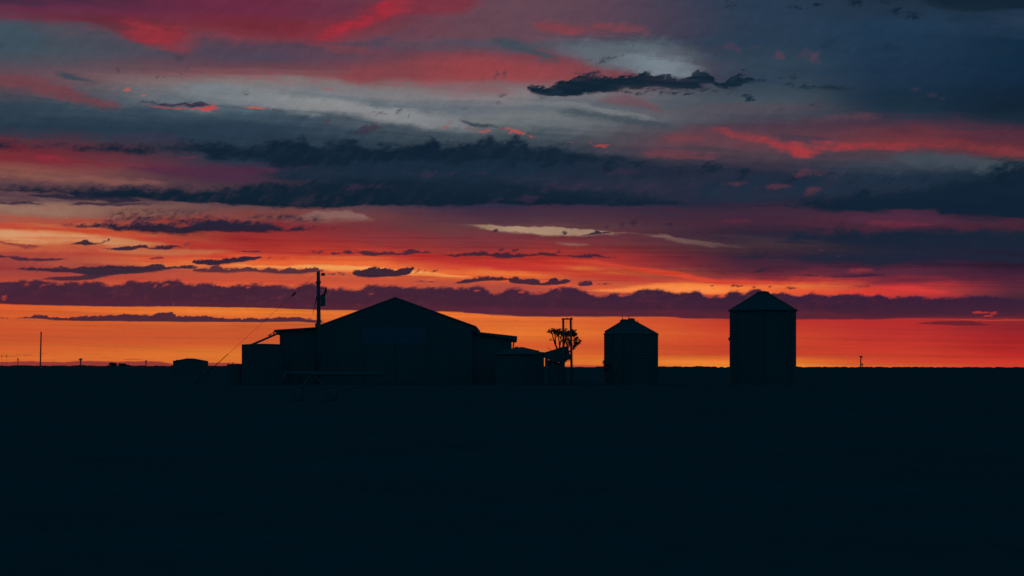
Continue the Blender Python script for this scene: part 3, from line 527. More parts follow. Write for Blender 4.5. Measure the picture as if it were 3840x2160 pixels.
MT = {
 'soil': soil_detail(mat('field_soil', (.060, .136, .146), .10, .2, .95, 0)),
 'track': mat('pale_track', (.085, .155, .15), .2, .6, .95, 0),
 'steel': mat('galvanised_steel', (.15, .21, .22), .05, .9, .8, .05, (1, 1, .25)),
 'roofsteel': mat('roof_steel', (.125, .17, .178), .06, .8, .8, .05),
 'clad': mat('shed_cladding', (.155, .225, .235), .05, .6, .85, .03, (3, 3, .2)),
 'panel': mat('pale_cladding', (.20, .27, .34), .06, .8, .85, .03, (3, 3, .2)),
 'dark': mat('dark_paint', (.17, .255, .25), .08, 2, .85, .03),
 'wood': mat('weathered_wood', (.17, .25, .235), .3, 3, .9, .02, (4, 4, .4)),
 'wire': mat('wire', (.06, .05, .05), .1, 1, .8, .05),
 'porcelain': mat('insulator', (.07, .06, .05), .1, 1, .6, .1),
 'leaf': mat('gum_leaves', (.07, .13, .11), .3, 1.5, .8, .05),
 'bark': mat('bark', (.09, .085, .075), .3, 3, .9, .02),
 'scrub': mat('scrub_leaves', (.07, .135, .12), .2, .5, .9, 0),
 'feather': mat('feathers', (.04, .045, .05), .2, 6, .8, .02),
 'rubber': mat('pale_rubber', (.15, .25, .25), .1, 3, .9, .02),  # even tone, lightened to offset the shade on the auger wheels
 'concrete': mat('concrete', (.16, .19, .19), .15, 1, .95, 0),
}

# =====================================================================
# MESH HELPERS
# =====================================================================
def at(px, py, d):
    """the point at distance d that lies in a measured direction"""
    return Vector(((px - 1288) * d / F, d, EYE + (924 - py) * d / F))
def src(sx, sy, d): return at(sx * .670833, sy * .670833, d)

class MB:
    def __init__(s): s.v = []; s.f = []; s.smooth = False
    def add(s, v, f):
        o = len(s.v); s.v += [tuple(p) for p in v]; s.f += [tuple(i + o for i in q) for q in f]; return s
    def box(s, a, b):
        x0, y0, z0 = (min(p, q) for p, q in zip(a, b)); x1, y1, z1 = (max(p, q) for p, q in zip(a, b))
        v = [(x, y, z) for z in (z0, z1) for y in (y0, y1) for x in (x0, x1)]
        return s.add(v, [(0, 2, 3, 1), (4, 5, 7, 6), (0, 1, 5, 4), (2, 6, 7, 3), (0, 4, 6, 2), (1, 3, 7, 5)])
    def tube(s, pts, r, n=10, cap=True):
        pts = [Vector(p) for p in pts]
        rs = r if isinstance(r, (list, tuple)) else [r] * len(pts)
        v = []; f = []; ref = None
        for i, p in enumerate(pts):
            t = (pts[min(i + 1, len(pts) - 1)] - pts[max(i - 1, 0)]).normalized()
            if ref is None: ref = Vector((0, 1, 0)) if abs(t.y) < .9 else Vector((1, 0, 0))
            u = t.cross(ref).normalized(); w = t.cross(u).normalized()
            for k in range(n):
                a = 2 * math.pi * k / n
                v.append(p + (u * math.cos(a) + w * math.sin(a)) * rs[i])
        for i in range(len(pts) - 1):
            for k in range(n):
                f.append((i * n + k, i * n + (k + 1) % n, (i + 1) * n + (k + 1) % n, (i + 1) * n + k))
        if cap: f += [tuple(range(n)), tuple(range((len(pts) - 1) * n, len(pts) * n))]
        return s.add(v, f)
    def lathe(s, c, prof, n=40, ribs=0, rib=.0):
        """rings (r, z) about a vertical axis through c"""
        v = []; f = []
        for r, z in prof:
            for k in range(n):
                a = 2 * math.pi * k / n
                rr = r + (rib * .5 * math.cos(a * ribs) if ribs else 0) * min(1, r)
                v.append((c[0] + rr * math.cos(a), c[1] + rr * math.sin(a), c[2] + z))
        for i in range(len(prof) - 1):
            for k in range(n):
                f.append((i * n + k, i * n + (k + 1) % n, (i + 1) * n + (k + 1) % n, (i + 1) * n + k))
        f += [tuple(range(n)), tuple(range((len(prof) - 1) * n, len(prof) * n))]
        return s.add(v, f)
    def prism(s, poly, y0, y1):
        """an outline in x,z drawn out from y0 to y1"""
        n = len(poly)
        v = [(x, y0, z) for x, z in poly] + [(x, y1, z) for x, z in poly]
        f = [tuple(range(n)), tuple(range(2 * n - 1, n - 1, -1))] + [(i, i + n, (i + 1) % n + n, (i + 1) % n) for i in range(n)]
        return s.add(v, f)
    def build(s, name, m, parent=None, base=(0, 0, 0)):
        me = bpy.data.meshes.new(name)
        b = Vector(base)
        me.from_pydata([tuple(Vector(p) - b) for p in s.v], [], s.f); me.update()
        import bmesh
        bm = bmesh.new(); bm.from_mesh(me); bmesh.ops.recalc_face_normals(bm, faces=bm.faces); bm.to_mesh(me); bm.free()
        me.materials.append(MT[m])
        if s.smooth:
            for p in me.polygons: p.use_smooth = True
        o = bpy.data.objects.new(name, me); COL.objects.link(o)
        if parent: o.parent = parent
        else: o.location = b
        return o

def tag(o, label=None, cat=None, group=None, kind=None):
    if label: o['label'] = label
    if cat: o['category'] = cat
    if group: o['group'] = group
    if kind: o['kind'] = kind
    return o
def thing(name, loc, label, cat, group=None):
    o = bpy.data.objects.new(name, None); COL.objects.link(o); o.location = loc
    o.empty_display_size = .3
    return tag(o, label, cat, group)

# =====================================================================
# GROUND
# =====================================================================
def sstep(a, b, x):
    t = min(1, max(0, (x - a) / (b - a))); return t * t * (3 - 2 * t)
def gz(x, y):
    """height of the plain: flat, with a slight swell at the horizon that is higher on the left"""
    if y < 700: return 0.0
    px = 1288 + x / y * F
    d = 920.2 + 5.2 * sstep(-200, 2700, px) * 1.0
    crest = EYE + (924 - d) * 1500 / F
    return sstep(700, 1500, y) * crest * (1 if y < 1600 else max(0, 1 - (y - 1600) / 4000))
g = MB()
ysr = [-400, -100, -20, 0, 10, 20, 40, 70, 110, 160, 220, 300, 400, 550, 700] + [700 + 50 * i for i in range(1, 19)] + [1700, 2000, 2600, 3500, 5000, 9000]
nx = 60
for y in ysr:
    half = max(400, abs(y) * .6 + 300)
    for k in range(nx + 1):
        x = -half + 2 * half * k / nx
        g.v.append((x, y, gz(x, y)))
for j in range(len(ysr) - 1):
    for k in range(nx):
        a = j * (nx + 1) + k; g.f.append((a, a + 1, a + nx + 2, a + nx + 1))
tag(g.build('ground', 'soil'), 'dark flat farmland running from the camera to the horizon', 'ground', kind='structure')
tk = MB()
P1 = [(x, 262 - (x + 10) * .12) for x in range(10, 160, 10)]
tk.v = [(x, y - 2.2, .004) for x, y in P1] + [(x, y + 2.2, .004) for x, y in P1]
n_ = len(P1); tk.f = [(i, i + 1, n_ + i + 1, n_ + i) for i in range(n_ - 1)]
tag(tk.build('path', 'track'), 'faintly paler vehicle track crossing the dark field on the right', 'path', kind='structure')
# low scrub along the far rim of the plain
sc = MB()
for i in range(620):
    px = random.uniform(-150, 2750); d = random.uniform(1380, 1560)
    if px < 1500 and random.random() < .6: continue
    p = at(px, 924, d); h = random.uniform(.15, .75) * (1.0 if px > 1500 else .6) * (1.5 if random.random() < .06 else 1); w = random.uniform(1.5, 5)
    z0 = gz(p.x, d) - .15
    ring = []
    for k in range(3):
        for q in range(7):
            a = q / 7 * 2 * math.pi
            rr = w * (1, .85, .35)[k] * random.uniform(.75, 1.2)
            ring.append((p.x + rr * math.cos(a), d + rr * math.sin(a) * .6, z0 + (0, .65, 1.0)[k] * h * random.uniform(.8, 1.15) + (.15 if k else 0)))
    f = []
    for k in range(2):
        for q in range(7): f.append((k * 7 + q, k * 7 + (q + 1) % 7, k * 7 + 7 + (q + 1) % 7, k * 7 + 7 + q))
    f.append(tuple(range(14, 21)))
    sc.add(ring, f)
tag(sc.build('scrub', 'scrub'), 'low uneven scrub along the far horizon line', 'scrub', kind='stuff')

# =====================================================================
# THE BIG GABLED SHED
# =====================================================================
D0 = 200
def xz(px, py, d=D0): p = at(px, py, d); return (p.x, p.z)
xl, xr = at(797, 0, D0).x, at(1189, 0, D0).x
ridge = xz(994.5, 747); ev = at(0, 819.5, D0).z
shed = thing('farm_shed', ((xl + xr) / 2, D0, 0), 'large gabled farm shed with a low lean-to on either side', 'shed')
def part(mb, name, m, par): return mb.build(name, m, par, base=par.location if par.parent is None else par.parent.location)
ZF = -.3
w = MB().prism([(xl, ZF), (xr, ZF), (xr, ev - .16), (ridge[0], ridge[1] - .15), (xl, ev - .16)], D0, D0 + 26)
part(w, 'wall', 'clad', shed)
el = xz(793, 821); er = xz(1197.5, 820)
rf = MB()
t = .16
rf.prism([el, ridge, (ridge[0], ridge[1] - t), (el[0], el[1] - t)], D0 - .05, D0 + 26.3)
rf.prism([ridge, er, (er[0], er[1] - t), (ridge[0], ridge[1] - t)], D0 - .05, D0 + 26.3)
rp = part(rf, 'roof', 'clad', shed)
fs = MB().prism([(er[0] - .02, er[1] - .03), (er[0], er[1] - .42), (er[0] - .1, er[1] - .5), (xz(1190, 0)[0], xz(0, 836.5)[1]), (xr + .003, xz(0, 836.5)[1]), (xr + .003, er[1] - .2)], D0 - .3, D0 + 26)
part(fs, 'gutter', 'roofsteel', rp)
# left lean-to
a0 = xz(690, 829.5); a1 = xz(800, 822.3); wl_ = xz(702.4, 0)[0]
part(MB().prism([(wl_, ZF), (xl - .003, ZF), (xl - .003, a1[1] - .115), (wl_, a0[1] - .1)], D0 + .4, D0 + 24), 'lean_to_wall', 'clad', shed)
lr = part(MB().prism([a0, a1, (a1[0], a1[1] - .12), (a0[0], a0[1] - .12)], D0 + .05, D0 + 24.3), 'lean_to_roof', 'clad', shed)
gt = MB().prism([xz(687.5, 832.5), xz(692, 830), xz(702, 830), xz(702, 840), xz(698.5, 842.5), xz(694.5, 841), xz(696, 837.5), xz(690.5, 836)], D0 + .0, D0 + 24)
gt.lathe((at(688, 0, D0).x, D0 + .05, at(0, 837.5, D0).z - .1), [(.02, 0), (.1, .04), (.1, .16), (.02, .2)], 8)
part(gt, 'gutter', 'roofsteel', lr)
dpipe = MB().tube([src(1047, 1247, D0 + .1), src(1029, 1256, D0 - .6), src(980, 1277.5, D0 - 2.0), src(938, 1295, D0 - 3.2), src(926, 1302, D0 - 3.5)], .105, 12)
dpipe.smooth = True
part(dpipe, 'downpipe', 'steel', shed)
# right lean-to
b0 = xz(1186, 832.8); b1 = xz(1301, 845.5); wr = xz(1287, 0)[0]
part(MB().prism([(xr + .003, ZF), (wr, ZF), (wr, b1[1] - .2), (xr + .003, b0[1] - .14)], D0 + .4, D0 + 24), 'lean_to_wall', 'clad', shed)
lr2 = part(MB().prism([b0, b1, (b1[0], b1[1] - .33), (b1[0] - .28, b1[1] - .36), (b0[0], b0[1] - .16)], D0 + .05, D0 + 24.3), 'lean_to_roof', 'clad', shed)
br = MB().prism([xz(1286.5, 853), xz(1298, 852), xz(1295.5, 855.5), xz(1291, 856), xz(1287, 857)], D0 + .1, D0 + .3)
part(br, 'bracket', 'dark', lr2)
part(MB().tube([src(1928, 1276, D0 + .3), src(1926, 1290, D0 + .3), src(1924, 1302, D0 + .3), src(1923, 1420, D0 + .3)], [.075, .07, .065, .065], 10), 'post', 'wood', shed)
# the paler sheets high in the gable end
pn = MB(); x0, zt = xz(914, 823); x1, zb = xz(1075, 865)
k = 40
for i in range(k):
    u0 = x0 + (x1 - x0) * i / k; u1 = x0 + (x1 - x0) * (i + 1) / k; um = (u0 + u1) / 2
    pn.add([(u0, D0 - .02, zb), (um, D0 - .05, zb), (um, D0 - .05, zt), (u0, D0 - .02, zt)], [(0, 1, 2, 3)])
    pn.add([(um, D0 - .05, zb), (u1, D0 - .02, zb), (u1, D0 - .02, zt), (um, D0 - .05, zt)], [(0, 1, 2, 3)])
part(pn, 'cladding_panel', 'panel', shed)['label'] = 'faintly paler sheeting high in the gable'
# sliding doors below
for s in (0, 1):
    xa = xz(916 + 79 * s, 0)[0]; xb = xz(994 + 79 * s, 0)[0]
    part(MB().box((xa, D0 - .08, .05), (xb - .03, D0 - .02, zb - .1)), 'door', 'clad', shed)

# corrugated water tank
TD = 196.2
tc_ = at((608 + 715) / 2, 0, TD); R = (715 - 608.5) / 2 * TD / F
tank = thing('water_tank', (tc_.x, TD, 0), 'squat corrugated water tank against the left lean-to of the shed', 'water tank')
zt = at(0, 866.5, TD).z
pr = [(R, -.2)]
nz_ = 26
for i in range(nz_):
    z = zt * i / nz_
    pr += [(R - .025, z), (R + .012, z + zt / nz_ * .5)]
pr += [(R, zt - .02), (R + .03, zt)]
tb = MB().lathe((tc_.x, TD, 0), pr, 56)
part(tb, 'shell', 'steel', tank)
part(MB().lathe((tc_.x, TD, zt), [(R + .02, .003), (R * .5, .05), (.05, .08)], 56), 'roof', 'roofsteel', tank)
# low pump box beside it
pd = 199
pb = thing('pump_box', (at(592, 0, pd).x, pd, 0), 'low flat box with a thin vent pipe left of the water tank', 'pump box')
a = at(573.5, 0, pd); b = at(607, 915.2, pd)
bx = MB().prism([(a.x, -.2), (b.x, -.2), (b.x, b.z - .05), (a.x, at(0, 916, pd).z - .05)], pd - .7, pd + .9)
part(bx, 'body', 'dark', pb)
part(MB().prism([(a.x - .02, at(0, 916, pd).z - .05), (b.x + .02, b.z - .05), (b.x + .02, b.z), (a.x - .02, at(0, 916, pd).z)], pd - .75, pd + .95), 'lid', 'steel', pb)
part(MB().tube([src(873, 1368, pd), src(873, 1358, pd)], [.05, .03], 8), 'vent_pipe', 'steel', pb)

# =====================================================================
# POWER POLE WITH TRANSFORMER
# =====================================================================
PD = 197.5
top = src(1194, 1017, PD); foot = at(803, 966, PD)
pole = thing('power_pole', (foot.x, PD, 0), 'tall power pole with transformer rising behind the left of the shed roof', 'power pole')
pm = MB().tube([(foot.x, PD, -.3), src(1195, 1200, PD), src(1193.6, 1017, PD)], [.215, .205, .17], 14); pm.smooth = True
part(pm, 'pole', 'wood', pole)
sh = MB().tube([src(1198, 1031, PD - .1), src(1203, 1030, PD - .1)], .03, 6)
for i in range(3):
    c = src(1207 + 4.5 * i, 1029, PD - .1)
    sh.tube([c + Vector((-.07, 0, 0)), c + Vector((-.02, 0, 0)), c + Vector((.05, 0, 0)), c + Vector((.07, 0, 0))], [.06, .17, .15, .05], 12)
part(sh, 'insulator', 'porcelain', pole)
sb = MB().prism([tuple(q) for q in (xz(793.5, 710, PD), xz(797, 708, PD), xz(806, 707, PD), xz(808.5, 709, PD), xz(806, 713, PD), xz(804, 716, PD), xz(797, 715, PD))], PD - .3, PD + .1)
part(sb, 'bracket', 'dark', pole)
part(MB().prism([xz(793, 815, PD), xz(797, 812, PD), xz(806, 812, PD), xz(806, 824, PD), xz(794, 824, PD)], PD - .32, PD + .25), 'collar', 'dark', pole)
trc = src(1211, 1148, PD - .35)
tz = src(0, 1111, PD).z - trc.z
tr = MB().lathe((trc.x, PD - .35, trc.z), [(.2, 0), (.235, .06), (.235, tz - .1), (.2, tz - .02), (.04, tz)], 18); tr.smooth = False
tr.prism([xz(804, 747, PD), xz(812, 740, PD), xz(816, 738, PD), xz(816, 748, PD), xz(804, 752, PD)], PD - .5, PD - .12)
tro = part(tr, 'transformer', 'dark', pole)
part(MB().tube([src(1216, 1112, PD - .35), src(1219, 1095, PD - .35), src(1222, 1086, PD - .35), src(1225, 1076, PD - .35)], [.07, .10, .09, .03], 10), 'bushing', 'porcelain', tro)
part(MB().tube([src(1200, 1080, PD - .25), src(1210, 1080, PD - .3), src(1218, 1082, PD - .35), src(1223, 1088, PD - .35), src(1226, 1100, PD - .35), src(1225.5, 1112, PD - .35)], .028, 6), 'jumper_wire', 'wire', pole)
part(MB().tube([src(1188, 1112, PD - .2), src(1185.5, 1122, PD - .25), src(1180, 1145, PD - .3), src(1173, 1180, PD - .3)], [.05, .04, .028, .02], 6), 'down_lead', 'wire', pole)
# guy wire
gtop = src(1188, 1025, PD); gbot = src(804, 1374, PD); dv = (gbot - gtop); gend = gtop + dv * (gtop.z / -dv.z)
guy = tag(MB().tube([gtop, gtop + dv * .5, gend], .011, 6).build('guy_wire', 'wire', base=(gend.x, PD, 0)), 'thin guy wire slanting down left from the power pole top', 'guy wire')
q = gtop + dv * .2254; e_ = dv.normalized()
ins = MB().tube([q - e_ * .3, q - e_ * .16, q + e_ * .16, q + e_ * .3], [.03, .09, .09, .03], 10).build('insulator', 'porcelain', base=(gend.x, PD, 0)); ins.parent = guy; ins.location = (0, 0, 0)
q = gtop + dv * .866
ins = MB().tube([q, gend], .032, 8).build('guard_sleeve', 'wire', base=(gend.x, PD, 0)); ins.parent = guy; ins.location = (0, 0, 0)
# line running off to the right
wp = []
a, b = src(1222, 1029.5, PD - .1), at(2640, 723, 246)
for i in range(41):
    u = i / 40; p = a.lerp(b, u); p.z -= 4 * u * (1 - u) * .12; wp.append(p)
tag(MB().tube(wp, .009, 5).build('power_line', 'wire', base=tuple(a)), 'single thin wire running right from the power pole across the sky', 'power line')

# =====================================================================
# BIRDS
# =====================================================================
def bird(loc, size, yaw, label, pitch=.35):
    """one smooth body: tail, trunk, neck, head and beak as rings along a bent axis"""
    b = MB(); b.smooth = True
    ax = [(-.95, -.30, .02, .09), (-.62, -.20, .035, .10), (-.38, -.08, .12, .13), (-.12, .02, .21, .19), (.12, .10, .22, .20), (.30, .20, .16, .155),
          (.40, .30, .12, .12), (.50, .345, .125, .125), (.585, .335, .09, .09), (.64, .315, .035, .035), (.76, .285, .006, .006)]
    n = 10; v = []; f = []
    for x, z, rz, ry in ax:
        for k in range(n):
            a = 2 * math.pi * k / n; v.append((x, ry * math.cos(a), z + rz * math.sin(a)))
    for i in range(len(ax) - 1):
        for k in range(n): f.append((i * n + k, i * n + (k + 1) % n, (i + 1) * n + (k + 1) % n, (i + 1) * n + k))
    f += [tuple(range(n)), tuple(range((len(ax) - 1) * n, len(ax) * n))]
    b.add(v, f)
    for s in (-.09, .09):
        b.tube([(.02, s, -.08), (.06, s, -.26), (.03, s, -.42)], [.045, .022, .016], 6)
        for t in (-.5, 0, .5): b.tube([(.03, s, -.42), (.03 + .11 * math.cos(t), s + .11 * math.sin(t), -.43)], [.014, .008], 5)
    c, sn = math.cos(yaw), math.sin(yaw)
    b.v = [(size * (x * c - y * sn), size * (x * sn + y * c), size * (z + .43)) for x, y, z in b.v]
    o = b.build('bird', 'feather'); o.location = loc
    return tag(o, label, 'bird', 'birds perched about the farm')
bird(src(1012, 1262.3, 198.7), .36, .15, 'small bird perched on the slanting pipe over the water tank')

# =====================================================================
# LOW SHED, HOPPER, TREE, TWIN POLES
# =====================================================================
hd = 193
hs = thing('low_shed', (at(1320, 0, hd).x, hd, 0), 'low hip roofed outbuilding just right of the big shed', 'shed')
A = src(1850, 1328, hd); B = src(2052, 1321, hd)
part(MB().box((A.x + .2, hd + .2, -.3), (B.x - .3, hd + 5.6, A.z - .02)), 'wall', 'clad', hs)
r0, r1 = src(1936, 1301.5, hd + 3), src(1957, 1302.5, hd + 3)
hp = MB()
hp.add([(A.x, hd, A.z), (B.x, hd, A.z + .0), (B.x, hd + 6, A.z), (A.x, hd + 6, A.z), tuple(r0), tuple(r1)],
       [(0, 1, 5, 4), (1, 2, 5), (2, 3, 4, 5), (3, 0, 4), (0, 3, 2, 1)])
hr = part(hp, 'roof', 'roofsteel', hs)
rc = MB().prism([xz(1289.5, 877, hd + 3), xz(1294, 873.6, hd + 3), xz(1300, 871.8, hd + 3), xz(1306, 874.4, hd + 3), xz(1311, 872.6, hd + 3), xz(1318, 873.8, hd + 3), xz(1340, 879, hd + 3), xz(1355, 882, hd + 3), xz(1357.5, 884.5, hd + 3), xz(1372, 886.4, hd + 3), xz(1372, 889, hd + 3), xz(1290, 889, hd + 3)], hd + 2.85, hd + 3.15)
part(rc, 'ridge_cap', 'roofsteel', hr)

kd = 190.5
hop = thing('grain_hopper', (at(1405, 0, kd).x, kd, 0), 'slant sided grain hopper between the low shed and the twin poles', 'hopper')
o2 = [xz(1369, 886.5, kd), xz(1392, 880, kd), xz(1413.5, 872.8, kd), xz(1427.7, 871, kd), xz(1429.5, 877, kd), xz(1433, 891, kd), xz(1437, 905.5, kd), xz(1431, 905, kd), xz(1425.5, 906.8, kd), xz(1421.5, 911, kd), xz(1400, 912, kd), xz(1369, 900, kd)]
part(MB().prism(o2, kd - 1.2, kd + 1.2), 'bin', 'steel', hop)
for yy in (-1.0, 1.0):
    lg = MB().prism([xz(1408, 911, kd), xz(1421.5, 910, kd), xz(1420, 920, kd), xz(1421, 926, kd), (at(1419, 0, kd).x, -.2), (at(1408, 0, kd).x, -.2)], kd + yy - .08, kd + yy + .08)
    part(lg, 'leg', 'dark', hop)
    part(MB().prism([xz(1372, 899, kd), xz(1378, 902, kd), (at(1378, 0, kd).x, -.2), (at(1372, 0, kd).x, -.2)], kd + yy - .08, kd + yy + .08), 'leg', 'dark', hop)
part(MB().tube([src(2121, 1357, kd - 1), src(2126, 1354.5, kd - 1), src(2133, 1353, kd - 1), src(2140, 1353.6, kd - 1)], .03, 6), 'hose', 'rubber', hop)
part(MB().prism([xz(1371, 903, kd), xz(1408, 913, kd), (at(1407, 0, kd).x, .1), (at(1372, 0, kd).x, .1)], kd - .9, kd + .9), 'chute', 'steel', hop)

HD = 189
hf = thing('twin_pole_frame', (at(1428, 0, HD).x, HD, 0), 'two upright posts joined by a crossbar in front of the small tree', 'pole frame')
for a, b in (((2112, 1198), (2114.5, 1440)), ((2140, 1198), (2144.5, 1440))):
    m = MB().tube([src(*a, HD), src((a[0] + b[0]) / 2, (a[1] + b[1]) / 2, HD), Vector((src(*b, HD).x, HD, -.3))], [.105, .11, .12], 12); m.smooth = True
    part(m, 'post', 'wood', hf)
part(MB().box(src(2106, 1193.2, HD - .22), src(2148, 1199, HD - .11)), 'crossbar', 'wood', hf)
kn = MB(); kn.tube([src(2126.5, 1195, HD - .1), src(2127, 1192, HD - .1)], [.075, .05], 8)
part(kn, 'insulator', 'porcelain', hf)
part(MB().tube([src(2142, 1195.5, HD - .1), src(2142.5, 1191.5, HD - .1), src(2143.5, 1190.2, HD - .1)], [.09, .075, .03], 8), 'insulator', 'porcelain', hf)
part(MB().tube([src(2126, 1198, HD - .1), src(2124.5, 1225, HD - .1), src(2121.5, 1245, HD - .1)], .009, 5), 'hanging_wire', 'wire', hf)
part(MB().tube([src(2146, 1198, HD - .12), src(2147, 1260, HD - .12), src(2149, 1330, HD - .12), src(2150, 1420, HD - .12)], .009, 5), 'hanging_wire', 'wire', hf)

TR = 206
tree = thing('gum_tree', (at(1415, 0, TR).x, TR, 0), 'small open crowned tree with many thin stems behind the twin poles', 'tree')
tm = MB(); tm.smooth = True
base_ = Vector((at(1413, 0, TR).x, TR, -.2))
def stem(pts, r0, r1):
    p = [src(x, y, TR + dy) for x, y, dy in pts]
    n = len(p); tm.tube(p, [r0 + (r1 - r0) * i / (n - 1) for i in range(n)], 7)
fk = [(2107, 1420, 0), (2105, 1370, 0)]
p = [base_, src(2107, 1400, TR), src(2106, 1350, TR)]
tm.tube(p, [.26, .22, .17], 10)
stem([(2106, 1350, 0), (2098, 1325, -.3), (2088, 1304, -.5), (2081, 1288, -.6), (2077, 1273, -.7), (2073, 1262, -.8), (2071, 1250, -.8), (2066, 1247, -.8)], .12, .035)
stem([(2084, 1293, -.5), (2083, 1278, -.2), (2082, 1262, 0), (2081, 1250, 0)], .075, .04)
stem([(2106, 1350, 0), (2101, 1322, .3), (2099, 1300, .4), (2097, 1280, .4), (2094, 1267, .5), (2091, 1257, .6)], .11, .04)
stem([(2099, 1300, .4), (2103, 1280, .8), (2105, 1262, .9), (2105, 1250, 1)], .07, .035)
stem([(2106, 1350, 0), (2111, 1310, .6), (2113, 1280, .6), (2114, 1250, .5)], .13, .05)
stem([(2111, 1310, .6), (2118, 1288, 1), (2120, 1265, 1), (2122, 1250, 1)], .07, .03)
stem([(2106, 1350, 0), (2118, 1330, -.4), (2126, 1312, -.6), (2127, 1293, -.7), (2122, 1280, -.8), (2119, 1272, -.8)], .13, .06)
stem([(2118, 1330, -.4), (2128, 1310, .2), (2135, 1297, .4), (2140, 1270, .5), (2147, 1255, .5)], .08, .04)
stem([(2118, 1330, -.4), (2136, 1318, .4), (2150, 1307, .7), (2160, 1295, .9), (2172, 1280, 1), (2176, 1276, 1)], .09, .03)
stem([(2150, 1307, .7), (2157, 1290, .6), (2163, 1272, .6), (2166, 1266, .6)], .05, .025)
stem([(2077, 1277, -.7), (2073, 1275, -.7), (2067, 1276.5, -.7), (2062, 1277, -.7)], .035, .018)
stem([(2099, 1340, .6), (2080, 1325, 1), (2066, 1313, 1.3), (2052, 1303, 1.4)], .05, .02)
part(tm, 'trunk', 'bark', tree)
cm = MB(); rnd = random.Random(11)
blobs = [(2058, 1245, 7, 4), (2070, 1240, 12, 6), (2080, 1243, 14, 9), (2090, 1247, 13, 10), (2098, 1243, 11, 9), (2105, 1250, 12, 9), (2112, 1252, 12, 9), (2092, 1257, 8, 6),
         (2122, 1247, 9, 10), (2125, 1252, 12, 9), (2130, 1258, 9, 7), (2134, 1248, 7, 6), (2142, 1250, 10, 9), (2152, 1249, 9, 9), (2156, 1252, 7, 8), (2148, 1258, 10, 6), (2158, 1258, 4, 5),
         (2121, 1236, 4, 3), (2079, 1234, 6, 3), (2098, 1235, 6, 3), (2152, 1240, 6, 4),
         (2120, 1274, 6, 6), (2131, 1272, 6, 6), (2134, 1282, 6, 8), (2130, 1290, 5, 6), (2124, 1270, 7, 4), (2106, 1278, 3, 3), (2101, 1266, 2, 3),
         (2153, 1275, 5, 5), (2161, 1272, 6, 6), (2157, 1281, 6, 6), (2164, 1268, 4, 4), (2173, 1279, 5, 4), (2168, 1287, 5, 5), (2158, 1293, 6, 6), (2152, 1300, 6, 6), (2160, 1289, 6, 5), (2166, 1290, 4, 4), (2177, 1275, 3, 2), (2152, 1264, 2.5, 2.5), (2150, 1307, 4, 4)]
for bx_, by, rx, ry in blobs:
    dep = rnd.uniform(-.9, .9)
    for i in range(int(7 + rx * ry * .95)):
        u, v_, w_ = rnd.gauss(0, .66), rnd.gauss(0, .62), rnd.gauss(0, .5)
        if abs(u) > 1.5 or abs(v_) > 1.5: continue
        c = src(bx_ + u * rx, by + v_ * ry, TR) + Vector((0, dep + w_ * min(1.2, rx * .1), 0))
        ln = rnd.uniform(.07, .16); wd = ln * rnd.uniform(.25, .45)
        d1 = Vector((rnd.gauss(0, 1), rnd.gauss(0, 1), rnd.gauss(-.1, .8))).normalized()
        d2 = d1.cross(Vector((rnd.gauss(0, 1), rnd.gauss(0, 1), rnd.gauss(0, 1)))).normalized()
        cm.add([c - d1 * ln, c + d2 * wd, c + d1 * ln, c - d2 * wd], [(0, 1, 2, 3)])
part(cm, 'crown', 'leaf', tree)
bird(src(2064.5, 1277.5, TR - .7), .26, 0.1, 'tiny bird perched on a bare twig left of the small tree')

# =====================================================================
# SILOS
# =====================================================================
def silo(name, cx, d, rad, eave_z, lid_r, lid_z, over, label, lid_h=.3, lid_dx=0, ladder=None, ribs=24):
    root = thing(name, (cx, d, 0), label, 'silo', 'grain silos')
    pr = [(rad + .04, -.3), (rad + .04, .12), (rad, .13)]
    n = max(6, int(eave_z / .28))
    for i in range(n):
        z0 = .13 + (eave_z - .13) * i / n; dz = (eave_z - .13) / n
        pr += [(rad - .012, z0 + dz * .25), (rad + .012, z0 + dz * .75)]
    pr += [(rad, eave_z)]
    part(MB().lathe((cx, d, 0), pr, 56), 'wall', 'steel', root)
    rm = MB(); nseg = ribs * 4
    rm.lathe((cx, d, 0), [(rad + over, eave_z - .05), (rad + over, eave_z), (lid_r, lid_z)], nseg)
    for k in range(ribs):
        a = 2 * math.pi * k / ribs; ca, sa = math.cos(a), math.sin(a)
        rm.tube([(cx + (rad + over - .03) * ca, d + (rad + over - .03) * sa, eave_z + .02), (cx + lid_r * ca, d + lid_r * sa, lid_z + .01)], .03, 5)
    r = part(rm, 'roof', 'roofsteel', root)
    lm = MB().lathe((cx + lid_dx, d, lid_z - .02), [(lid_r, 0), (lid_r + .02, lid_h * .55), (lid_r * .8, lid_h * .86), (lid_r * .4, lid_h), (.03, lid_h)], 24)
    part(lm, 'lid', 'steel', r)
    for a in [math.radians(x) for x in (-150, -95, -40)]:
        ca, sa = math.cos(a), math.sin(a)
        part(MB().box((cx + rad * ca - .05, d + rad * sa - .05, .1), (cx + rad * ca + .05, d + rad * sa + .05, eave_z - .12)), 'wall_stiffener', 'steel', root)
    return root, r
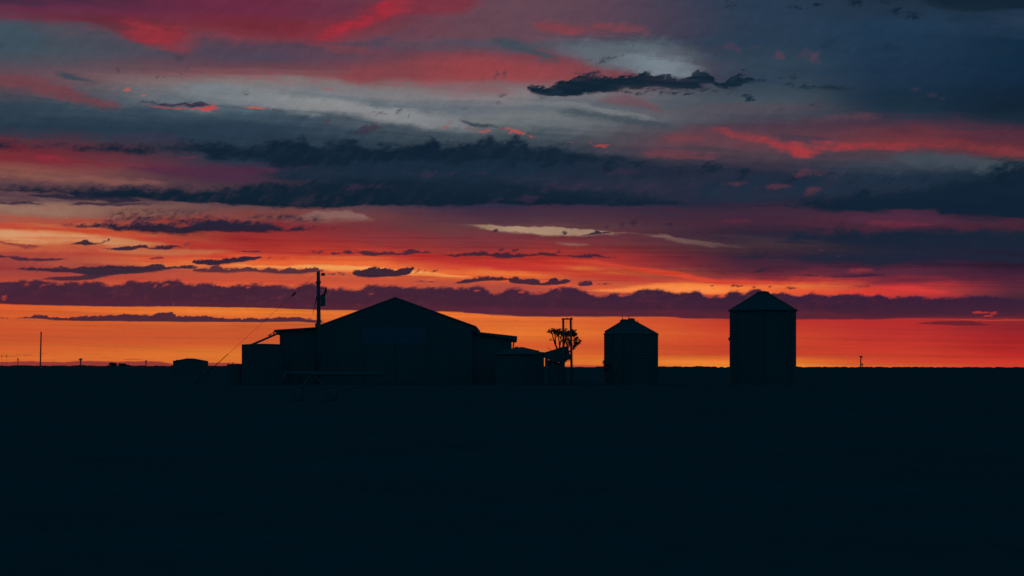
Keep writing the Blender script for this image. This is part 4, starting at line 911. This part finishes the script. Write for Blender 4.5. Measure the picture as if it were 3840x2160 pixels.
# tall one, right
sd = 199
c = at(1919, 0, sd).x; R = (2002 - 1835.6) / 2 * sd / F
big, rb = silo('grain_silo', c, sd, R, at(0, 781.5, sd).z, 16.2 * sd / F, at(0, 738.5, sd).z, 4.6 * sd / F, 'tallest grain silo, standing alone on the right', lid_h=.27)
hb = MB().box((at(1836.5, 0, sd).x - .16, sd - .25, at(0, 857, sd).z), (at(1836.5, 0, sd).x + .1, sd + .05, at(0, 849, sd).z))
part(hb, 'ladder_bracket', 'dark', big)
lad = MB(); lx = at(1980, 0, sd).x; ly = sd - math.sqrt(max(0, R * R - (lx - c) ** 2)) - .14
for s in (-.2, .2): lad.tube([(lx + s, ly, .4), (lx + s, ly, at(0, 782, sd).z)], .022, 6)
for i in range(28): lad.tube([(lx - .2, ly, .6 + i * .26), (lx + .2, ly, .6 + i * .26)], .014, 5)
part(lad, 'ladder', 'steel', big)
# the pair in the middle: wide one in front
s2 = 199
cx2 = src(2366.5, 0, s2).x; R2 = (2468 - 2366.5) * .670833 * s2 / F
wide_, rw = silo('grain_silo', cx2, s2, R2, src(0, 1252.5, s2).z, 14 * .670833 * s2 / F, src(0, 1203.5, s2).z, 2.6 * .670833 * s2 / F, 'wider grain silo at the front of the middle pair', lid_h=.30)
for sx, ha in ((2291, 1246), (2331, 1252)):
    px_ = src(sx, 0, s2).x; py_ = s2 - math.sqrt(R2 * R2 - (px_ - cx2) ** 2) - .07
    part(MB().tube([(px_, py_, .1), (px_, py_, src(0, ha + 6, s2).z)], .045, 8), 'fill_pipe', 'steel', wide_)
for sx, sy, h in ((2389.5, 1203, 3), (2393, 1208.5, 1.2), (2412, 1219.5, 1.2), (2443, 1238, 1)):
    part(MB().box(src(sx - 1.2, sy + 2, s2 - .1), src(sx + 1.4, sy - h * .5, s2 + .15)), 'roof_step', 'steel', rw)
part(MB().tube([src(2358, 1204, s2), src(2358, 1190, s2), src(2358, 1184, s2)], [.035, .03, .022], 6), 'vent_rod', 'steel', rw)
s3 = 204.6
cx3 = src(2340, 0, s3).x; R3 = (2340 - 2269) * .670833 * s3 / F
nar, rn = silo('grain_silo', cx3, s3, R3, src(0, 1243, s3).z, 14.5 * .670833 * s3 / F, src(0, 1208, s3).z, 2.4 * .670833 * s3 / F, 'narrower grain silo half hidden behind the wider one', lid_h=.33)
part(MB().prism([tuple(src(x, y, s3).xz) for x, y in ((2312, 1213.5), (2320, 1212), (2326, 1209), (2326, 1214), (2318, 1217))], s3 - .2, s3 + .2), 'roof_step', 'steel', rn)
part(MB().tube([src(2334.5, 1201, s3), src(2334, 1190, s3), src(2334, 1186, s3)], [.035, .03, .025], 6), 'vent_rod', 'steel', rn)
bird(src(2333.3, 1189.2, s3), .16, .9, 'tiny bird perched on the rod above the narrower silo', 1)
# scraps at its foot
jk = thing('dead_shrub', (src(2276, 0, 195).x, 195, 0), 'bare broken shrub at the foot of the middle silos', 'shrub')
bm_ = MB()
for pts in (((2290, 1400), (2284, 1376), (2272, 1364), (2265, 1357), (2261, 1352)), ((2276, 1395), (2272, 1378), (2264, 1366), (2260, 1360)), ((2284, 1378), (2290, 1370), (2284, 1366)), ((2272, 1378), (2280, 1369), (2277, 1362)), ((2270, 1395), (2263, 1378), (2261, 1370)), ((2265, 1362), (2268, 1356), (2270, 1352))):
    n = len(pts); bm_.tube([src(x, y, 195) for x, y in pts], [.07 - .05 * i / (n - 1) for i in range(n)], 6)
part(bm_, 'branch', 'bark', jk)
lf = MB()
for i in range(90):
    c0 = src(2262 + rnd.gauss(2, 3), 1356 + rnd.gauss(2, 5), 195) + Vector((0, rnd.uniform(-.3, .3), 0))
    d1 = Vector((rnd.gauss(0, 1), rnd.gauss(0, 1), rnd.gauss(0, 1))).normalized() * .05; d2 = d1.orthogonal().normalized() * .025
    lf.add([c0 - d1, c0 + d2, c0 + d1, c0 - d2], [(0, 1, 2, 3)])
for i in range(150):
    c0 = src(2278 + rnd.gauss(0, 6), 1369 + rnd.gauss(0, 4), 195) + Vector((0, rnd.uniform(-.3, .3), 0))
    d1 = Vector((rnd.gauss(0, 1), rnd.gauss(0, 1), rnd.gauss(0, 1))).normalized() * .06; d2 = d1.orthogonal().normalized() * .03
    lf.add([c0 - d1, c0 + d2, c0 + d1, c0 - d2], [(0, 1, 2, 3)])
part(lf, 'foliage', 'leaf', jk)

# =====================================================================
# FAR THINGS ON THE PLAIN
# =====================================================================
fd = 420
far = thing('farm_shed', (src(703, 0, fd).x, fd, 0), 'small distant gabled shed alone on the horizon at left', 'shed')
pr_ = [tuple(src(x, y, fd).xz) for x, y in ((757, 1353.5), (703, 1343.5), (648, 1353.5))]
part(MB().prism([(src(648.5, 0, fd).x, -.3), (src(756.5, 0, fd).x, -.3), (src(756.5, 0, fd).x, pr_[0][1] - .12), (pr_[1][0], pr_[1][1] - .12), (src(648.5, 0, fd).x, pr_[2][1] - .12)], fd, fd + 9), 'wall', 'clad', far)
fr = MB(); tt = .1
fr.prism([pr_[0], pr_[1], (pr_[1][0], pr_[1][1] - tt), (pr_[0][0], pr_[0][1] - tt)], fd - .2, fd + 9.2)
fr.prism([pr_[1], pr_[2], (pr_[2][0], pr_[2][1] - tt), (pr_[1][0], pr_[1][1] - tt)], fd - .2, fd + 9.2)
frp = part(fr, 'roof', 'roofsteel', far)
part(MB().box(src(661, 1354, fd), src(673, 1349, fd + .01) + Vector((0, .8, 0))), 'vent', 'steel', frp)

def bush(px0, px1, top, d, label, sd_):
    r = random.Random(sd_)
    cxx = at((px0 + px1) / 2, 0, d).x; hw = (px1 - px0) / 2 * d / F; zt_ = at(0, top, d).z
    g0 = gz(cxx, d); H = zt_ - g0
    root = thing('bush', (cxx, d, g0), label, 'bush', 'round bushes on the left horizon')
    fm = MB(); bl = [(r.uniform(-.6, .6), r.uniform(-.6, .6), r.uniform(.2, .62), r.uniform(.3, .45)) for _ in range(10)] + [(0, 0, .5, .5), (-.45, 0, .35, .5), (.45, 0, .35, .5)]
    for i in range(3200):
        b_ = r.choice(bl)
        while True:
            u, v_, w_ = (r.uniform(-1, 1) for _ in range(3))
            if u * u + v_ * v_ + w_ * w_ < 1: break
        p = Vector((cxx + hw * max(-1, min(1, b_[0] + u * b_[3])), d + hw * (b_[1] + v_ * b_[3]), g0 + max(0, H * min(1, b_[2] + w_ * b_[3] * .95))))
        d1 = Vector((r.gauss(0, 1), r.gauss(0, 1), r.gauss(0, 1))).normalized() * r.uniform(.15, .32); d2 = d1.orthogonal().normalized() * d1.length * .5
        fm.add([p - d1, p + d2, p + d1, p - d2], [(0, 1, 2, 3)])
    part(fm, 'foliage', 'leaf', root)
    tkm = MB()
    for k in range(4): tkm.tube([(cxx + r.uniform(-.2, .2), d, g0 - .2), (cxx + r.uniform(-.5, .5) * hw, d + r.uniform(-.4, .4), g0 + H * .6)], [.12, .05], 7)
    part(tkm, 'trunk', 'bark', root)
bush(271.5, 296.5, 911.3, 1420, 'largest of the round bushes on the left horizon', 3)
bush(297, 318, 913.6, 1424, 'middle bush, right of the largest one on the left horizon', 4)
bush(313, 326, 917.2, 1428, 'lowest small bush at the right end of the bushes', 5)

def post(name, pts, r, d, label, cat, group, m='wood'):
    x = src(pts[0][0], 0, d).x
    root = thing(name, (x, d, gz(x, d)), label, cat, group)
    q = [Vector((x, d, gz(x, d) - .4))] + [src(a, b, d) for a, b in pts]
    t = MB().tube(q, [r] + [r * (1 - .12 * i / len(pts)) for i in range(len(pts))], 8); t.smooth = True
    part(t, 'post', m, root); return root
# the bare tall post leans a little
d_ = 260; x = src(150.5, 0, d_).x
r_ = thing('tall_post', (x, d_, 0), 'tall bare post leaning slightly right at the far left', 'post')
part(MB().tube([(x - .02, d_, -.3), src(151.3, 1372, d_), src(154.3, 1244, d_)], [.10, .095, .085], 10), 'post', 'wood', r_)
q = post('power_pole', [(67, 1368), (67.3, 1352)], .14, 900, 'short distant pole left of the tall bare post', 'power pole', 'distant power poles')
part(MB().lathe(src(67.3, 1353, 900), [(.16, 0), (.27, .25), (.27, .9), (.06, 1.3)], 8), 'insulator', 'porcelain', q)
q = post('power_pole', [(302, 1365), (302.4, 1350)], .28, 900, 'distant pole with a forked top right of the tall bare post', 'power pole', 'distant power poles')
ar = MB()
for pts in (((302.3, 1352), (298.5, 1348.5), (295.5, 1345.5)), ((302.3, 1352), (306, 1348), (308.8, 1344.5)), ((302.3, 1352), (302.5, 1343.8))):
    n = len(pts); ar.tube([src(a, b, 900) for a, b in pts], [.3] + [.2] * (n - 1), 7)
part(ar, 'crossarm', 'wood', q)
part(MB().lathe(src(302.4, 1352.5, 899.6), [(.2, 0), (.62, .25), (.62, .7), (.2, 1.1)], 10), 'transformer', 'dark', q)
q = post('power_pole', [(547, 1366), (548, 1353)], .23, 900, 'distant pole with a small cap between the bushes and the distant shed', 'power pole', 'distant power poles')
part(MB().prism([tuple(src(a, b, 900).xz) for a, b in ((544.5, 1356.5), (545, 1353), (549, 1351), (551, 1352), (550.5, 1356.5))], 899.6, 900.3), 'transformer', 'dark', q)
for sx, lab in ((7, 'faint thin pylon tip at the extreme left edge'), (24, 'second faint thin pylon tip just right of the left edge')):
    q = post('far_pole', [(sx, 1350), (sx, 1331)], .05, 1450, lab, 'pole', 'far pylon tips', 'wire')
    part(MB().tube([src(sx, 1342, 1450), src(sx, 1330, 1450)], [.18, .2], 6), 'mast_head', 'wire', q)
tag(MB().tube([src(-30, 1335.5, 1450), src(7, 1336, 1450), src(24, 1337, 1450), src(66, 1338.5, 1450)], .07, 5).build('overhead_cable', 'wire', base=tuple(src(7, 1336, 1450))), 'faint cable strung across the far left pylon tips', 'cable')
q = post('power_pole', [(3227.6, 1372), (3228.3, 1336)], .2, 620, 'distant power pole with crossarm and box on the right horizon', 'power pole', 'distant power poles')
ca_ = MB()
ca_.tube([src(3221, 1336, 619.6), src(3228, 1338.2, 619.6), src(3234.5, 1337.5, 619.6)], .13, 7)
ca_.tube([src(3226, 1336, 619.6), src(3231, 1336.5, 619.6), src(3234, 1341.5, 619.6)], .16, 7)
part(ca_, 'crossarm', 'wood', q)
tb_ = MB().prism([tuple(src(a, b, 619.6).xz) for a, b in ((3230, 1363), (3236, 1363.5), (3235, 1372), (3230, 1370), (3230, 1368.5), (3233, 1369), (3233.3, 1366), (3230, 1365.5))], 619.2, 620.2)
part(tb_, 'transformer', 'dark', q)

# =====================================================================
# LOW PIPE FRAME IN THE DARK FIELD
# =====================================================================
ad = 100
au = thing('grain_auger', (at(838, 0, ad).x, ad, 0), 'long low grain auger on wheels in the dark field before the shed', 'auger')
t = MB().tube([src(1068, 1400, ad), src(1436, 1403.5, ad)], .10, 14); t.smooth = True
part(t, 'tube', 'clad', au)
for y in (-.5, .5):
    part(MB().tube([src(1176, 1404, ad), Vector((src(1242, 0, ad).x, ad + y, .35))], .03, 8), 'leg', 'clad', au)
    part(MB().tube([src(1166, 1404, ad), Vector((src(1118, 0, ad).x, ad + y, .35))], .03, 8), 'leg', 'clad', au)
part(MB().tube([src(1438, 1430, ad), Vector((src(1270, 0, ad).x, ad, .5))], .035, 8), 'draw_bar', 'clad', au)
part(MB().tube([src(1436, 1404, ad), src(1438, 1430, ad)], .03, 8), 'strut', 'clad', au)
part(MB().prism([tuple(src(a, b, ad).xz) for a, b in ((1062, 1398), (1078, 1398), (1074, 1418), (1062, 1424))], ad - .2, ad + .2), 'hopper', 'clad', au)
for x in (1118, 1242):
    for y in (-.62, .62):
        cx_ = src(x, 0, ad).x
        wv = MB().tube([(cx_, ad + y - .09, .3), (cx_, ad + y - .07, .3), (cx_, ad + y + .07, .3), (cx_, ad + y + .09, .3)], [.24, .30, .30, .24], 20)
        wo_ = part(wv, 'wheel', 'rubber', au)
        part(MB().tube([(cx_, ad + y - .1, .3), (cx_, ad + y + .1, .3)], .14, 14), 'rim', 'rubber', wo_)
bpy.context.view_layer.update()
